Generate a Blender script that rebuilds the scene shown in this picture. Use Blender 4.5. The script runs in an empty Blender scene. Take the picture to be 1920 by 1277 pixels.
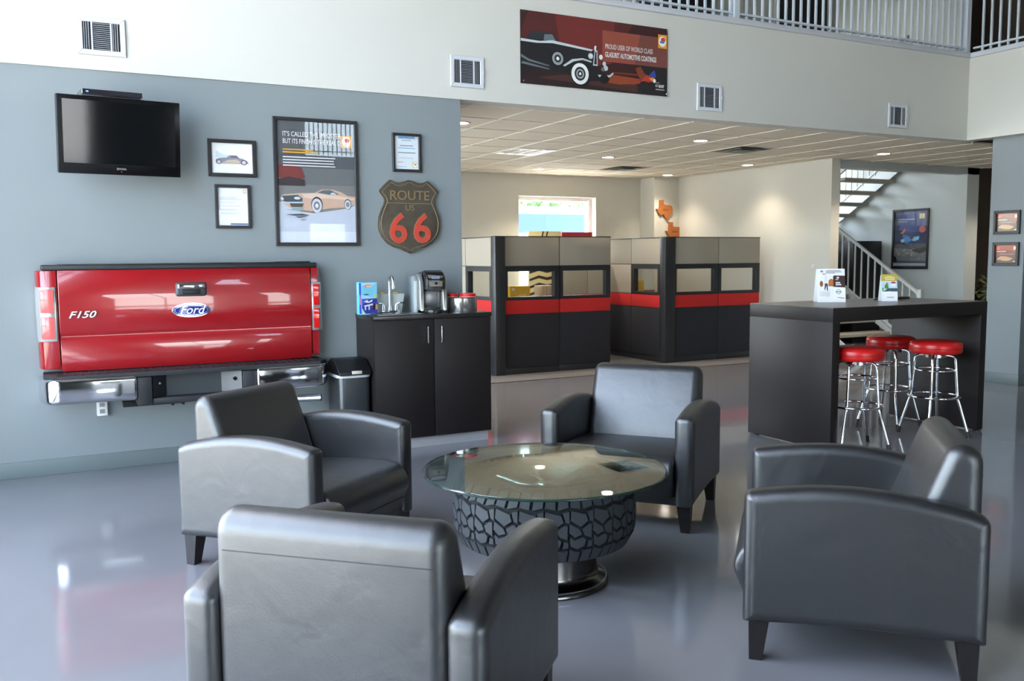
import bpy, bmesh, math, random
from mathutils import Vector, Matrix
random.seed(7)
S = bpy.context.scene
COL = S.collection
PI = math.pi
def R(d): return math.radians(d)

# ------------------------------------------------------------------ camera
F_PX, YAW, PITCH, ROLL, CAM_H = 1692.12, 0.482478, -0.0928346, -0.0072737, 1.52
fw = Vector((math.sin(YAW)*math.cos(PITCH), math.cos(YAW)*math.cos(PITCH), math.sin(PITCH)))
rt = Vector((math.cos(YAW), -math.sin(YAW), 0)); up = rt.cross(fw)
rt2 = rt*math.cos(ROLL)+up*math.sin(ROLL); up2 = -rt*math.sin(ROLL)+up*math.cos(ROLL)
cd = bpy.data.cameras.new('camera'); cam = bpy.data.objects.new('camera', cd); COL.objects.link(cam)
m = Matrix.Identity(4)
for i in range(3):
    m[i][0] = rt2[i]; m[i][1] = up2[i]; m[i][2] = -fw[i]
m[2][3] = CAM_H
cam.matrix_world = m
cd.sensor_fit = 'HORIZONTAL'; cd.sensor_width = 36.0; cd.lens = F_PX/1920*36.0
cd.clip_start = 0.05; cd.clip_end = 500
cd.dof.use_dof = True; cd.dof.focus_distance = 5.6; cd.dof.aperture_fstop = 5.6
S.camera = cam

# ------------------------------------------------------------------ world, sun, exposure
S.view_settings.view_transform = 'Standard'; S.view_settings.look = 'None'
S.view_settings.gamma = 1.0; S.view_settings.use_curve_mapping = False
S.view_settings.exposure = 1.15
w = bpy.data.worlds.new('sky'); S.world = w; w.use_nodes = True
nt = w.node_tree; nt.nodes.clear()
sky = nt.nodes.new('ShaderNodeTexSky'); sky.sky_type = 'NISHITA'; sky.sun_disc = False
sky.sun_elevation = R(58); sky.sun_rotation = R(12); sky.air_density = 1.0; sky.dust_density = 2.5; sky.ozone_density = 1.0
bg = nt.nodes.new('ShaderNodeBackground'); bg.inputs['Strength'].default_value = 1.6
wo = nt.nodes.new('ShaderNodeOutputWorld')
hs = nt.nodes.new('ShaderNodeHueSaturation'); hs.inputs['Saturation'].default_value = 0.62
nt.links.new(sky.outputs[0], hs.inputs['Color']); nt.links.new(hs.outputs[0], bg.inputs[0]); nt.links.new(bg.outputs[0], wo.inputs[0])
sd = bpy.data.lights.new('sun', 'SUN'); sd.energy = 13.0; sd.angle = R(0.6); sd.color = (1, .95, .86)
sun = bpy.data.objects.new('sun', sd); COL.objects.link(sun)
sun.rotation_euler = Vector((-0.10, -0.50, -0.86)).to_track_quat('-Z', 'Y').to_euler()
def portal(loc, rot, sx, sy):
    l = bpy.data.lights.new('window_portal', 'AREA'); l.shape = 'RECTANGLE'; l.size = sx; l.size_y = sy
    l.cycles.is_portal = True
    o = bpy.data.objects.new('window_portal', l); COL.objects.link(o); o.location = loc; o.rotation_euler = rot
portal((-1.6, 3.4, 3.0), (0, R(-90), 0), 5.9, 6.4)        # left glass wall, facing +X
portal((2.0, -6.25, 1.35), (R(90), 0, 0), 3.2, 2.5)          # rear glass, facing +Y
portal((7.7, 13.2, 1.8), (R(-90), 0, 0), 1.4, 1.3)          # small far window, facing -Y
portal((2.85, 10.3, 1.65), (0, R(-90), 0), 1.9, 4.8)       # office side window, facing +X
portal((11.5, 13.3, 3.35), (R(-90), 0, 0), 2.6, 2.1)        # stair window, facing -Y

# ------------------------------------------------------------------ materials
def lin(c):
    r = []
    for v in c[:3]:
        v /= 255.0
        r.append(v/12.92 if v <= .04045 else ((v+.055)/1.055)**2.4)
    return (*r, 1)
MATS = {}
def mat(name, rgb=None, rough=.5, metal=0, spec=.5, var=None, bump=None, coat=0, stretch=None, sheen=0):
    if name in MATS: return MATS[name]
    M = bpy.data.materials.new(name); M.use_nodes = True; MATS[name] = M
    n = M.node_tree.nodes; L = M.node_tree.links; p = n['Principled BSDF']
    p.inputs['Base Color'].default_value = lin(rgb); p.inputs['Roughness'].default_value = rough
    p.inputs['Metallic'].default_value = metal; p.inputs['Specular IOR Level'].default_value = spec
    p.inputs['Coat Weight'].default_value = coat; p.inputs['Coat Roughness'].default_value = .03
    tc = n.new('ShaderNodeTexCoord'); vec = tc.outputs['Object']
    if stretch:
        mp = n.new('ShaderNodeMapping'); mp.inputs['Scale'].default_value = stretch
        L.new(vec, mp.inputs[0]); vec = mp.outputs[0]
    if var:
        nz = n.new('ShaderNodeTexNoise'); nz.inputs['Scale'].default_value = var[0]; nz.inputs['Detail'].default_value = 4
        L.new(vec, nz.inputs['Vector'])
        mx = n.new('ShaderNodeMix'); mx.data_type = 'RGBA'
        a = [max(0, v*(1-var[1])) for v in rgb]; b = [min(255, v*(1+var[1])) for v in rgb]
        mx.inputs[6].default_value = lin(a); mx.inputs[7].default_value = lin(b)
        L.new(nz.outputs['Fac'], mx.inputs[0]); L.new(mx.outputs[2], p.inputs['Base Color'])
    if bump:
        nb = n.new('ShaderNodeTexNoise'); nb.inputs['Scale'].default_value = bump[0]; nb.inputs['Detail'].default_value = 3
        L.new(vec, nb.inputs['Vector'])
        bp = n.new('ShaderNodeBump'); bp.inputs['Strength'].default_value = bump[1]; bp.inputs['Distance'].default_value = .01
        L.new(nb.outputs['Fac'], bp.inputs['Height']); L.new(bp.outputs[0], p.inputs['Normal'])
    return M
def emit(name, rgb, s):
    if name in MATS: return MATS[name]
    M = bpy.data.materials.new(name); M.use_nodes = True; MATS[name] = M
    p = M.node_tree.nodes['Principled BSDF']
    p.inputs['Base Color'].default_value = lin(rgb); p.inputs['Emission Color'].default_value = lin(rgb)
    p.inputs['Emission Strength'].default_value = s
    return M
def glass(name, tint, ior=1.5, rough=0.0):
    if name in MATS: return MATS[name]
    M = bpy.data.materials.new(name); M.use_nodes = True; MATS[name] = M
    n = M.node_tree.nodes; L = M.node_tree.links; n.clear()
    o = n.new('ShaderNodeOutputMaterial'); t = n.new('ShaderNodeBsdfTransparent'); g = n.new('ShaderNodeBsdfGlossy')
    t.inputs[0].default_value = (*tint, 1); g.inputs['Roughness'].default_value = rough
    f = n.new('ShaderNodeFresnel'); ge = n.new('ShaderNodeNewGeometry'); mr = n.new('ShaderNodeMapRange')
    mr.inputs[3].default_value = ior; mr.inputs[4].default_value = 1/ior   # same reflectance on both faces of a thin sheet
    L.new(ge.outputs['Backfacing'], mr.inputs[0]); L.new(mr.outputs[0], f.inputs[0]); mx = n.new('ShaderNodeMixShader')
    L.new(f.outputs[0], mx.inputs[0]); L.new(t.outputs[0], mx.inputs[1]); L.new(g.outputs[0], mx.inputs[2]); L.new(mx.outputs[0], o.inputs[0])
    return M
def floor_mat():
    M = mat('polished_floor', (126, 125, 128), rough=.11, spec=.6, var=(1.4, .05))
    n = M.node_tree.nodes; L = M.node_tree.links; p = n['Principled BSDF']
    tc = n.new('ShaderNodeTexCoord'); nz = n.new('ShaderNodeTexNoise'); nz.inputs['Scale'].default_value = 60; nz.inputs['Detail'].default_value = 5
    L.new(tc.outputs['Object'], nz.inputs['Vector'])
    mr = n.new('ShaderNodeMapRange'); mr.inputs[3].default_value = .05; mr.inputs[4].default_value = .11
    L.new(nz.outputs['Fac'], mr.inputs[0]); L.new(mr.outputs[0], p.inputs['Roughness'])
    bk = n.new('ShaderNodeTexNoise'); bk.inputs['Scale'].default_value = 5; bp = n.new('ShaderNodeBump'); bp.inputs['Strength'].default_value = .015
    L.new(tc.outputs['Object'], bk.inputs['Vector']); L.new(bk.outputs['Fac'], bp.inputs['Height']); L.new(bp.outputs[0], p.inputs['Normal'])
    return M
FLOOR = floor_mat()
def wrinkle(M, scale, strength):
    n = M.node_tree.nodes; L = M.node_tree.links; p = n['Principled BSDF']
    old = p.inputs['Normal'].links[0].from_socket
    tc = n.new('ShaderNodeTexCoord'); nz = n.new('ShaderNodeTexNoise'); nz.inputs['Scale'].default_value = scale; nz.inputs['Detail'].default_value = 2; nz.inputs['Distortion'].default_value = .6
    b = n.new('ShaderNodeBump'); b.inputs['Strength'].default_value = strength; b.inputs['Distance'].default_value = .02
    L.new(tc.outputs['Object'], nz.inputs['Vector']); L.new(nz.outputs['Fac'], b.inputs['Height']); L.new(old, b.inputs['Normal']); L.new(b.outputs[0], p.inputs['Normal'])
GREY = mat('grey_wall_paint', (131, 138, 140), .55, var=(2, .02), bump=(220, .03))
WHITE = mat('white_wall_paint', (208, 206, 198), .6, var=(2, .01), bump=(220, .03))
CREAM = mat('cream_wall_paint', (206, 204, 194), .6, var=(2, .01), bump=(220, .03))
PALE = mat('pale_grey_paint', (190, 196, 194), .6, bump=(220, .03))
TILEC = mat('acoustic_tile', (226, 215, 194), .85, var=(120, .03), bump=(90, .12))
BARC = mat('ceiling_bar_paint', (226, 221, 206), .5)
TRIMW = mat('white_metal_paint', (206, 208, 214), .35)
BASEB = mat('vinyl_baseboard', (104, 114, 114), .45)
LEATHER = mat('black_leather', (17, 16, 17), .43, spec=1.0, var=(9, .08), bump=(150, .07), coat=.6)
LEATHER.node_tree.nodes['Principled BSDF'].inputs['Coat Roughness'].default_value = .42
wrinkle(LEATHER, 6.5, .22)
SEAM = mat('leather_seam', (22, 22, 24), .6)
LEGW = mat('dark_leg_wood', (30, 26, 26), .35, var=(30, .2))
ESP = mat('espresso_laminate', (35, 30, 29), .45, spec=.3, var=(14, .12), stretch=(1, 1, 8), bump=(90, .03))
ESPTOP = mat('brown_grey_sheen', (92, 84, 78), .3, var=(14, .06), stretch=(8, 1, 1))  # bar table top: brownish-grey sheen painted in as a lighter base colour
CHROME = mat('chrome', (225, 226, 230), .07, 1, var=(3, .02))
STEEL = mat('brushed_steel', (178, 178, 178), .25, 1, var=(40, .06))
DKMETAL = mat('gunmetal', (96, 92, 88), .22, 1, var=(5, .05))
RUBBER = mat('tyre_rubber', (52, 55, 59), .62, var=(40, .1), bump=(200, .1))
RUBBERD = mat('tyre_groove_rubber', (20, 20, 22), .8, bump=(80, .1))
TGLASS = glass('table_glass', (.78, .87, .82), 2.15)
PANE = glass('window_glass', (.95, .97, .97))
PGLASS = glass('picture_glass', (1, 1, 1), 1.4)
BLACKP = mat('black_plastic', (18, 18, 20), .35, var=(30, .1))
BLACKG = mat('gloss_black_screen', (5, 5, 7), .06)
FRAMEB = mat('black_frame_wood', (34, 31, 33), .35, var=(30, .15))
REDP = mat('red_car_paint', (150, 16, 24), .22, coat=1, var=(3, .04))
CUBB = mat('beige_panel_fabric', (164, 156, 142), .95, var=(260, .06), bump=(420, .2))
CUBR = mat('red_panel_fabric', (188, 34, 32), .9, var=(260, .05), bump=(420, .15))
CUBD = mat('charcoal_panel_fabric', (32, 33, 39), .9, var=(260, .08), bump=(420, .15))
CUBF = mat('charcoal_panel_trim', (36, 37, 40), .45, var=(20, .05))
REDV = mat('red_vinyl', (204, 28, 26), .32, var=(12, .05))
PAPER = mat('white_paper', (236, 236, 236), .7, var=(20, .01))

# ------------------------------------------------------------------ mesh helpers
class B:
    def __init__(s): s.bm = bmesh.new()
    def box(s, x0, x1, y0, y1, z0, z1, bev=0, seg=2):
        bm = s.bm
        v = [bm.verts.new(p) for p in ((x0,y0,z0),(x1,y0,z0),(x1,y1,z0),(x0,y1,z0),(x0,y0,z1),(x1,y0,z1),(x1,y1,z1),(x0,y1,z1))]
        es = set()
        for f in ((0,3,2,1),(4,5,6,7),(0,1,5,4),(1,2,6,5),(2,3,7,6),(3,0,4,7)):
            es.update(bm.faces.new([v[i] for i in f]).edges)
        if bev: bmesh.ops.bevel(bm, geom=list(es), offset=bev, segments=seg, profile=.5, affect='EDGES')
        return s
    def prism(s, poly, axis, a0, a1, bev=0, seg=3, rim_only=True):
        bm = s.bm
        def P(u, v, a): return {'x': (a,u,v), 'y': (u,a,v), 'z': (u,v,a)}[axis]
        A = [bm.verts.new(P(u,v,a0)) for u,v in poly]; C = [bm.verts.new(P(u,v,a1)) for u,v in poly]
        f1 = bm.faces.new(A); f2 = bm.faces.new(C[::-1]); n = len(A)
        es = set(f1.edges) | set(f2.edges)
        for i in range(n): bm.faces.new((A[i], C[i], C[(i+1)%n], A[(i+1)%n]))
        if bev: bmesh.ops.bevel(bm, geom=list(es), offset=bev, segments=seg, profile=.5, affect='EDGES', clamp_overlap=True)
        return s
    def pill(s, pts, axis, a0, a1, r, n=5, m=4):
        """extruded outline of (u, v[, corner radius]) with soft rounded rims"""
        bm = s.bm; pts = [tuple(p)+(0,)*(3-len(p)) for p in pts]; N = len(pts)
        ar = sum(pts[i][0]*pts[(i+1)%N][1]-pts[(i+1)%N][0]*pts[i][1] for i in range(N))
        if ar < 0: pts = pts[::-1]
        nm = []
        for i in range(N):
            p0, p1, p2 = Vector(pts[i-1][:2]), Vector(pts[i][:2]), Vector(pts[(i+1)%N][:2])
            e1, e2 = (p1-p0).normalized(), (p2-p1).normalized()
            n1, n2 = Vector((-e1.y, e1.x)), Vector((-e2.y, e2.x))
            nm.append((n1+n2)/max(.2, 1+n1.dot(n2)))
        def ring(ins, a):
            q = rpoly([(p[0]+v.x*ins, p[1]+v.y*ins, max(p[2]-ins, .0015) if p[2] else 0) for p, v in zip(pts, nm)], m)
            return [bm.verts.new({'x': (a,u,v), 'y': (u,a,v), 'z': (u,v,a)}[axis]) for u, v in q]
        st = [(r*(1-math.sin(t)), r*(1-math.cos(t))) for t in [PI/2*k/n for k in range(n+1)]][::-1]   # outer rim: depth, inset
        seq = [(a0, st[0][1]+.006)]+[(a0+d, i) for d, i in st]+[(a1-d, i) for d, i in st[::-1]]+[(a1, st[0][1]+.006)]
        rings = [ring(i, a) for a, i in seq]; K = len(rings[0])
        bm.faces.new(rings[0]); bm.faces.new(rings[-1][::-1])
        for A, C in zip(rings[:-1], rings[1:]):
            for k in range(K): bm.faces.new((A[k], A[(k+1)%K], C[(k+1)%K], C[k]))
        return s
    def cyl(s, p0, p1, r0, r1=None, n=20):
        r1 = r0 if r1 is None else r1
        p0, p1 = Vector(p0), Vector(p1); d = (p1-p0).normalized()
        a = d.orthogonal().normalized(); b = d.cross(a); bm = s.bm
        A = [bm.verts.new(p0+(a*math.cos(2*PI*i/n)+b*math.sin(2*PI*i/n))*r0) for i in range(n)]
        C = [bm.verts.new(p1+(a*math.cos(2*PI*i/n)+b*math.sin(2*PI*i/n))*r1) for i in range(n)]
        bm.faces.new(A[::-1]); bm.faces.new(C)
        for i in range(n): bm.faces.new((A[i], A[(i+1)%n], C[(i+1)%n], C[i]))
        return s
    def tube(s, path, r, n=8, closed=False):
        bm = s.bm; pts = [Vector(p) for p in path]; N = len(pts); rings = []
        prev = None
        for i, p in enumerate(pts):
            if closed: d = (pts[(i+1)%N]-pts[i-1])
            else: d = pts[min(i+1, N-1)]-pts[max(i-1, 0)]
            d.normalize()
            if prev is None: a = d.orthogonal().normalized()
            else:
                a = prev-d*prev.dot(d); a.normalize()
            prev = a; b = d.cross(a)
            rr = r[i] if isinstance(r, (list, tuple)) else r
            rings.append([bm.verts.new(p+(a*math.cos(2*PI*k/n)+b*math.sin(2*PI*k/n))*rr) for k in range(n)])
        for i in range(N if closed else N-1):
            A, C = rings[i], rings[(i+1)%N]
            if closed and i == N-1:   # align seam
                k0 = min(range(n), key=lambda k: (C[k].co-A[0].co).length); C = C[k0:]+C[:k0]
            for k in range(n): bm.faces.new((A[k], A[(k+1)%n], C[(k+1)%n], C[k]))
        if not closed: bm.faces.new(rings[0][::-1]); bm.faces.new(rings[-1])
        return s
    def ring(s, c, Rr, r, n=40, m=8):
        return s.tube([(c[0]+Rr*math.cos(2*PI*i/n), c[1]+Rr*math.sin(2*PI*i/n), c[2]) for i in range(n)], r, m, True)
    def lathe(s, prof, n=48, c=(0, 0), closed=False):
        bm = s.bm; rings = []
        for r, z in prof:
            if r < 1e-5: rings.append([bm.verts.new((c[0], c[1], z))])
            else: rings.append([bm.verts.new((c[0]+r*math.cos(2*PI*i/n), c[1]+r*math.sin(2*PI*i/n), z)) for i in range(n)])
        K = len(rings)
        for j in range(K if closed else K-1):
            A, C = rings[j], rings[(j+1)%K]
            for i in range(n):
                k = (i+1)%n
                if len(A) == 1 and len(C) == 1: continue
                if len(A) == 1: bm.faces.new((A[0], C[i], C[k]))
                elif len(C) == 1: bm.faces.new((A[i], A[k], C[0]))
                else: bm.faces.new((A[i], A[k], C[k], C[i]))
        return s
    def face(s, pts):
        s.bm.faces.new([s.bm.verts.new(p) for p in pts]); return s
    def mesh(s, name, m, ang=35):
        bmesh.ops.recalc_face_normals(s.bm, faces=s.bm.faces)
        me = bpy.data.meshes.new(name); s.bm.to_mesh(me); s.bm.free()
        for x in (m if isinstance(m, (list, tuple)) else [m]): me.materials.append(x)
        me.shade_smooth(); me.set_sharp_from_angle(angle=R(ang))
        return me
    def make(s, name, m, parent=None, ang=35):
        return link(name, s.mesh(name, m, ang), parent)
def rpoly(pts, n=4):
    """polygon from (u, v, radius): corners with a radius become arcs"""
    out = []; N = len(pts)
    for i, (u, v, r) in enumerate(pts):
        if not r: out.append((u, v)); continue
        p = Vector((u, v)); a = (Vector(pts[i-1][:2])-p).normalized(); b = (Vector(pts[(i+1)%N][:2])-p).normalized()
        for k in range(n+1):
            t = k/n; q0, q1 = p+a*r, p+b*r
            q = q0*(1-t)**2+p*2*t*(1-t)+q1*t*t; out.append((q.x, q.y))
    return out
def link(name, me, parent=None):
    o = bpy.data.objects.new(name, me); COL.objects.link(o)
    if parent: o.parent = parent
    return o
def tag(o, label, cat, group=None, kind=None):
    o['label'] = label; o['category'] = cat
    if group: o['group'] = group
    if kind: o['kind'] = kind
    return o
def thing(name, label, cat, loc=(0, 0, 0), rz=0, group=None):
    o = bpy.data.objects.new(name, None); COL.objects.link(o); o.empty_display_size = .1
    o.location = loc; o.rotation_euler = (0, 0, rz)
    return tag(o, label, cat, group)
def struct(o): o['kind'] = 'structure'; return o
def sbox(name, m, *a, parent=None, bev=0):
    o = B().box(*a, bev=bev).make(name, m, parent)
    return o if parent else struct(o)
def dup(root, loc, rz, label=None):
    def cp(o, par):
        c = o.copy(); COL.objects.link(c); c.parent = par
        for ch in list(o.children): cp(ch, c)
        return c
    r = cp(root, None); r.location = loc; r.rotation_euler = (0, 0, rz)
    if label: r['label'] = label
    return r
def text(name, s, size, m, parent, loc, depth=.001, align='LEFT', shear=0, sx=1.0, rot=(R(90), 0, 0), bold=0):
    c = bpy.data.curves.new(name, 'FONT'); c.body = s; c.size = size; c.extrude = depth; c.align_x = align; c.shear = shear
    c.offset = bold; c.resolution_u = 3
    t = bpy.data.objects.new(name, c); COL.objects.link(t)
    dg = bpy.context.evaluated_depsgraph_get(); me = bpy.data.meshes.new_from_object(t.evaluated_get(dg))
    bpy.data.objects.remove(t); bpy.data.curves.remove(c)
    me.materials.clear(); me.materials.append(m)
    o = link(name, me, parent); o.location = loc; o.rotation_euler = rot; o.scale = (sx, 1, 1)
    return o
def ink(rgb, rough=.6): return mat('ink_%d_%d_%d' % tuple(int(v) for v in rgb), rgb, rough, var=(15, .03))
def art(name, parent, W, H, layers, y=0.0, step=.0003, z0=0, x0=0):
    """flat print: layers of (rgb, polygon in 0..1 sheet coordinates), facing local -y"""
    V, Fc, idx, ms = [], [], [], []
    for k, (rgb, poly) in enumerate(layers):
        mm = ink(rgb)
        if mm not in ms: ms.append(mm)
        b = len(V)
        a = sum(poly[i][0]*poly[(i+1)%len(poly)][1]-poly[(i+1)%len(poly)][0]*poly[i][1] for i in range(len(poly)))
        if a < 0: poly = poly[::-1]
        V += [(x0+u*W, y-step*k, z0+v*H) for u, v in poly]
        Fc.append(list(range(b, b+len(poly)))); idx.append(ms.index(mm))
    me = bpy.data.meshes.new(name); me.from_pydata(V, [], Fc)
    for mm in ms: me.materials.append(mm)
    for f, i in zip(me.polygons, idx): f.material_index = i
    return link(name, me, parent)
def rect(u0, u1, v0, v1): return [(u0, v0), (u1, v0), (u1, v1), (u0, v1)]
def ell(cx, cy, rx, ry, n=24, a0=0, a1=360):
    return [(cx+rx*math.cos(R(a0+(a1-a0)*i/n)), cy+ry*math.sin(R(a0+(a1-a0)*i/n))) for i in range(n if a1-a0 == 360 else n+1)]
FULL = rect(0, 1, 0, 1)
def picture(name, label, cat, W, H, fwid, loc, rz, layers, depth=.025, group=None, fm=None):
    """framed print; origin at the lower left outer corner, on the wall, facing local -y"""
    t = thing(name, label, cat, loc, rz, group)
    b = B(); d = depth; f = fwid
    for poly in ([(0,0),(W,0),(W-f,f),(f,f)], [(W,0),(W,H),(W-f,H-f),(W-f,f)], [(W,H),(0,H),(f,H-f),(W-f,H-f)], [(0,H),(0,0),(f,f),(f,H-f)]):
        b.prism(poly, 'y', -d, -.001, bev=.003, seg=1)
    b.make('frame', fm or FRAMEB, t)
    B().box(.004, W-.004, -.006, -.002, .004, H-.004).make('backing_board', mat('backing_card', (70, 60, 50), .8), t)
    a = art('print', t, W-2*f, H-2*f, layers, y=-.008, z0=f, x0=f)
    B().box(f*.9, W-f*.9, -.0165, -.0145, f*.9, H-f*.9).make('glass_pane', PGLASS, t)
    return t

# ================================================================== the setting
WY = 7.10; ZC = 2.845; ZF = 3.80; XE = 9.79; TOP = 6.6
floor = sbox('floor', FLOOR, -1.6, 16, -9, 13.3, -.12, 0)
# strip of light tiles in front of the workstations, each tile a piece, dark joint in front
TILE = mat('light_floor_tile', (126, 122, 120), .4, var=(8, .06))
tm = B().box(0, .45, 0, .56, 0, .004, bev=.0015, seg=1).mesh('floor_tile', TILE)
for i in range(15):
    o = link('floor_tile', tm, floor); o.location = (4.05+i*.455, 9.66, 0)
sbox('floor_joint_strip', mat('dark_joint', (34, 26, 28), .5), 4.05, 10.9, 9.632, 9.655, 0, .004, parent=floor)

sbox('wall_north', GREY, -1.6, 3.24, WY, WY+.16, 0, ZC)
sbox('wall_fascia', WHITE, -1.6, XE, WY-.012, WY+.16, ZC, ZF)
sbox('wall_wing_fascia', CREAM, XE, XE+.16, -6, WY+.16, ZC, ZF)
sbox('trim_1', TRIMW, -1.6, XE+.01, WY-.04, WY+.16, ZF-.01, ZF+.045, bev=.004)
sbox('trim_2', TRIMW, XE-.03, XE+.16, -6, WY-.04, ZF-.01, ZF+.045, bev=.004)
sbox('baseboard_north', BASEB, -1.6, 3.24, WY-.012, WY, 0, .115, bev=.003)
sbox('wall_pier', GREY, 9.93, 10.5, 6.42, 6.85, 0, ZC)
sbox('baseboard_pier', BASEB, 9.92, 10.51, 6.41, 6.86, 0, .12, bev=.003)
ow = B(); ow.box(2.9, 3.08, WY+.16, 7.9, 0, ZC).box(2.9, 3.08, 12.7, 13.25, 0, ZC).box(2.9, 3.08, 7.9, 12.7, 0, .7).box(2.9, 3.08, 7.9, 12.7, 2.6, ZC)
struct(ow.make('wall_office_west', CREAM))
sbox('wall_upper_office_west', CREAM, 2.9, 3.08, 9.45, 13.0, ZC+.1, TOP)
# back wall of the office area with a window opening
WX0, WX1, WZ0, WZ1 = 6.95, 8.43, 1.05, 2.50
bw = B()
bw.box(2.9, WX0, 13, 13.25, 0, TOP).box(WX1, 10.2, 13, 13.25, 0, TOP).box(12.85, 16, 13, 13.25, 0, TOP).box(10.2, 12.85, 13, 13.25, 0, 2.3).box(10.2, 12.85, 13, 13.25, 4.4, TOP).box(WX0, WX1, 13, 13.25, 0, WZ0).box(WX0, WX1, 13, 13.25, WZ1, TOP)
struct(bw.make('wall_back', CREAM))
sbox('wall_column', CREAM, 9.35, 9.87, 12.6, 13, 0, ZC)
sbox('wall_office_east', CREAM, 9.87, 10.03, 9.2, 13, 0, ZF-.25)
sbox('wall_stair_east', PALE, 13.0, 13.18, 9.55, 13, 0, TOP)
sbox('wall_stair_column', PALE, 12.9, 13.18, 9.3, 9.56, 0, ZC)
sbox('trim_3', PALE, 10.03, 13.18, 9.3, 9.46, ZC-.10, ZF-.2)
sbox('wall_corridor', mat('brown_corridor_paint', (158, 142, 128), .6), 15.6, 15.8, -6, 13, 0, TOP)
# upper storey
UP = mat('upper_wall_paint', (186, 186, 180), .6, bump=(200, .03))
sb = B()
sb.box(-1.6, 10.03, WY+.16, 13, ZF-.25, ZF-.02).box(10.03, 16, WY+.16, 9.3, ZF-.25, ZF-.02).box(13.18, 16, 9.3, 13, ZF-.25, ZF-.02).box(XE+.16, 16, -6, WY+.16, ZF-.25, ZF-.02)
struct(sb.make('floor_upper', mat('upper_floor', (120, 118, 114), .5)))
sbox('wall_upper', UP, -1.6, 10.03, 9.3, 9.45, ZF-.02, TOP)
# left glass wall
def glazing(name, x0, x1, z0, z1, nx, zs, loc, rz, fm=None):
    """mullioned window in local x/z; panes are parts"""
    t = bpy.data.objects.new(name, None); COL.objects.link(t); t.location = loc; t.rotation_euler = (0, 0, rz); t['kind'] = 'structure'
    f = B(); W = (x1-x0)/nx
    for i in range(nx+1): f.box(x0+i*W-.03, x0+i*W+.03, -.06, .06, z0, z1)
    for z in zs: f.box(x0, x1, -.05, .05, z-.03, z+.03)
    f.make('window_frame', fm or mat('anodised_mullion', (150, 152, 156), .4), t)
    for i in range(nx):
        for a, b_ in zip(zs[:-1], zs[1:]):
            B().box(x0+i*W+.03, x0+(i+1)*W-.03, -.004, .004, a+.03, b_-.03).make('window_pane', PANE, t)
    return t
glazing('window_1', .2, 6.6, .05, 6.0, 4, (.05, 2.3, 4.2, 6.0), (-1.5, 0, 0), R(90))
lw = B(); lw.box(-1.6, -1.4, -6.2, .2, 0, TOP).box(-1.6, -1.4, 6.6, WY, 0, TOP).box(-1.6, -1.4, .2, 6.6, 6.0, TOP)
struct(lw.make('wall_west', GREY))
# rear side (behind the camera): wall with glass bay and glass door, balcony above
rw = B()
rw.box(-1.6, .4, -6.2, -6, 0, ZF).box(3.6, 5.45, -6.2, -6, 0, ZF).box(6.35, 16, -6.2, -6, 0, ZF).box(.4, 3.6, -6.2, -6, 2.6, ZF).box(5.45, 6.35, -6.2, -6, 2.32, ZF)
struct(rw.make('wall_south', GREY))
glazing('window_2', .4, 3.6, .05, 2.6, 2, (.05, 2.6), (0, -6.1, 0), 0)
glazing('door_1', 5.45, 6.35, 0.03, 2.32, 1, (.03, 2.32), (0, -6.1, 0), 0)
sbox('floor_upper_south', MATS['upper_floor'], -1.6, 16, -9, -6.2, ZF-.25, ZF-.02)
uw = B(); uw.box(-1.6, 6.2, -9.2, -9, ZF-.25, TOP).box(7.7, 16, -9.2, -9, ZF-.25, TOP).box(6.2, 7.7, -9.2, -9, ZF-.25, ZF+.1).box(6.2, 7.7, -9.2, -9, 5.4, TOP)
struct(uw.make('wall_upper_south', CREAM))
glazing('window_3', 6.2, 7.7, ZF+.1, 5.4, 1, (ZF+.1, 5.4), (0, -9.1, 0), 0)
sbox('wall_upper_west', CREAM, -1.6, -1.4, -9.2, -6.2, ZF-.25, TOP)
sbox('ceiling_upper', mat('high_ceiling_paint', (96, 96, 94), .8), -1.6, 16, -9.2, 13.25, TOP, TOP+.15)
# far window
glazing('window_5', 7.9, 12.7, .7, 2.6, 4, (.7, 2.6), (2.99, 0, 0), R(90))
glazing('window_6', 10.2, 12.85, 2.3, 4.4, 2, (2.3, 4.4), (0, 13.1, 0), 0)
glazing('window_4', WX0+.03, WX1-.03, WZ0, WZ1-.03, 1, (WZ0, WZ1-.03), (0, 13.2, 0), 0, mat('white_window_frame', (232, 232, 230), .4))
sbox('trim_4', TRIMW, WX0, WX1, 12.97, 13.14, WZ0-.03, WZ0)

# suspended ceiling: every tile and every bar a piece
ceil = sbox('ceiling', mat('ceiling_void', (120, 116, 108), .9), 2.95, 15.6, WY+.02, 9.3, ZC+.05, ZC+.1)
sbox('ceiling_slab', MATS['ceiling_void'], 2.95, 10.03, 9.3, 13, ZC+.05, ZC+.1, parent=ceil)
xl = [5.27+.61*k for k in range(-4, 17)]; yl = [7.31+.655*k for k in range(-1, 10)]
tile_me = {}
SKIP = {(4, 5), (8, 3), (8, 7)}   # troffer and the two diffusers take these cells
for i in range(len(xl)-1):
    for j in range(len(yl)-1):
        x0, x1 = max(xl[i], 3.08), min(xl[i+1], 15.6); y0, y1 = max(yl[j], WY+.16), min(yl[j+1], 13.0)
        if x1-x0 < .05 or y1-y0 < .03 or (i, j) in SKIP: continue
        if y0 > 9.2 and x0 > 9.8: continue
        if x1 > 9.87 and y0 > 9.2: x1 = 9.87
        k = (round(x1-x0, 3), round(y1-y0, 3))
        if k not in tile_me:
            tile_me[k] = B().box(.010, k[0]-.010, .010, k[1]-.010, .004, .03, bev=.005, seg=1).mesh('ceiling_tile', TILEC)
        o = link('ceiling_tile', tile_me[k], ceil); o.location = (x0, y0, ZC)
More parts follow.
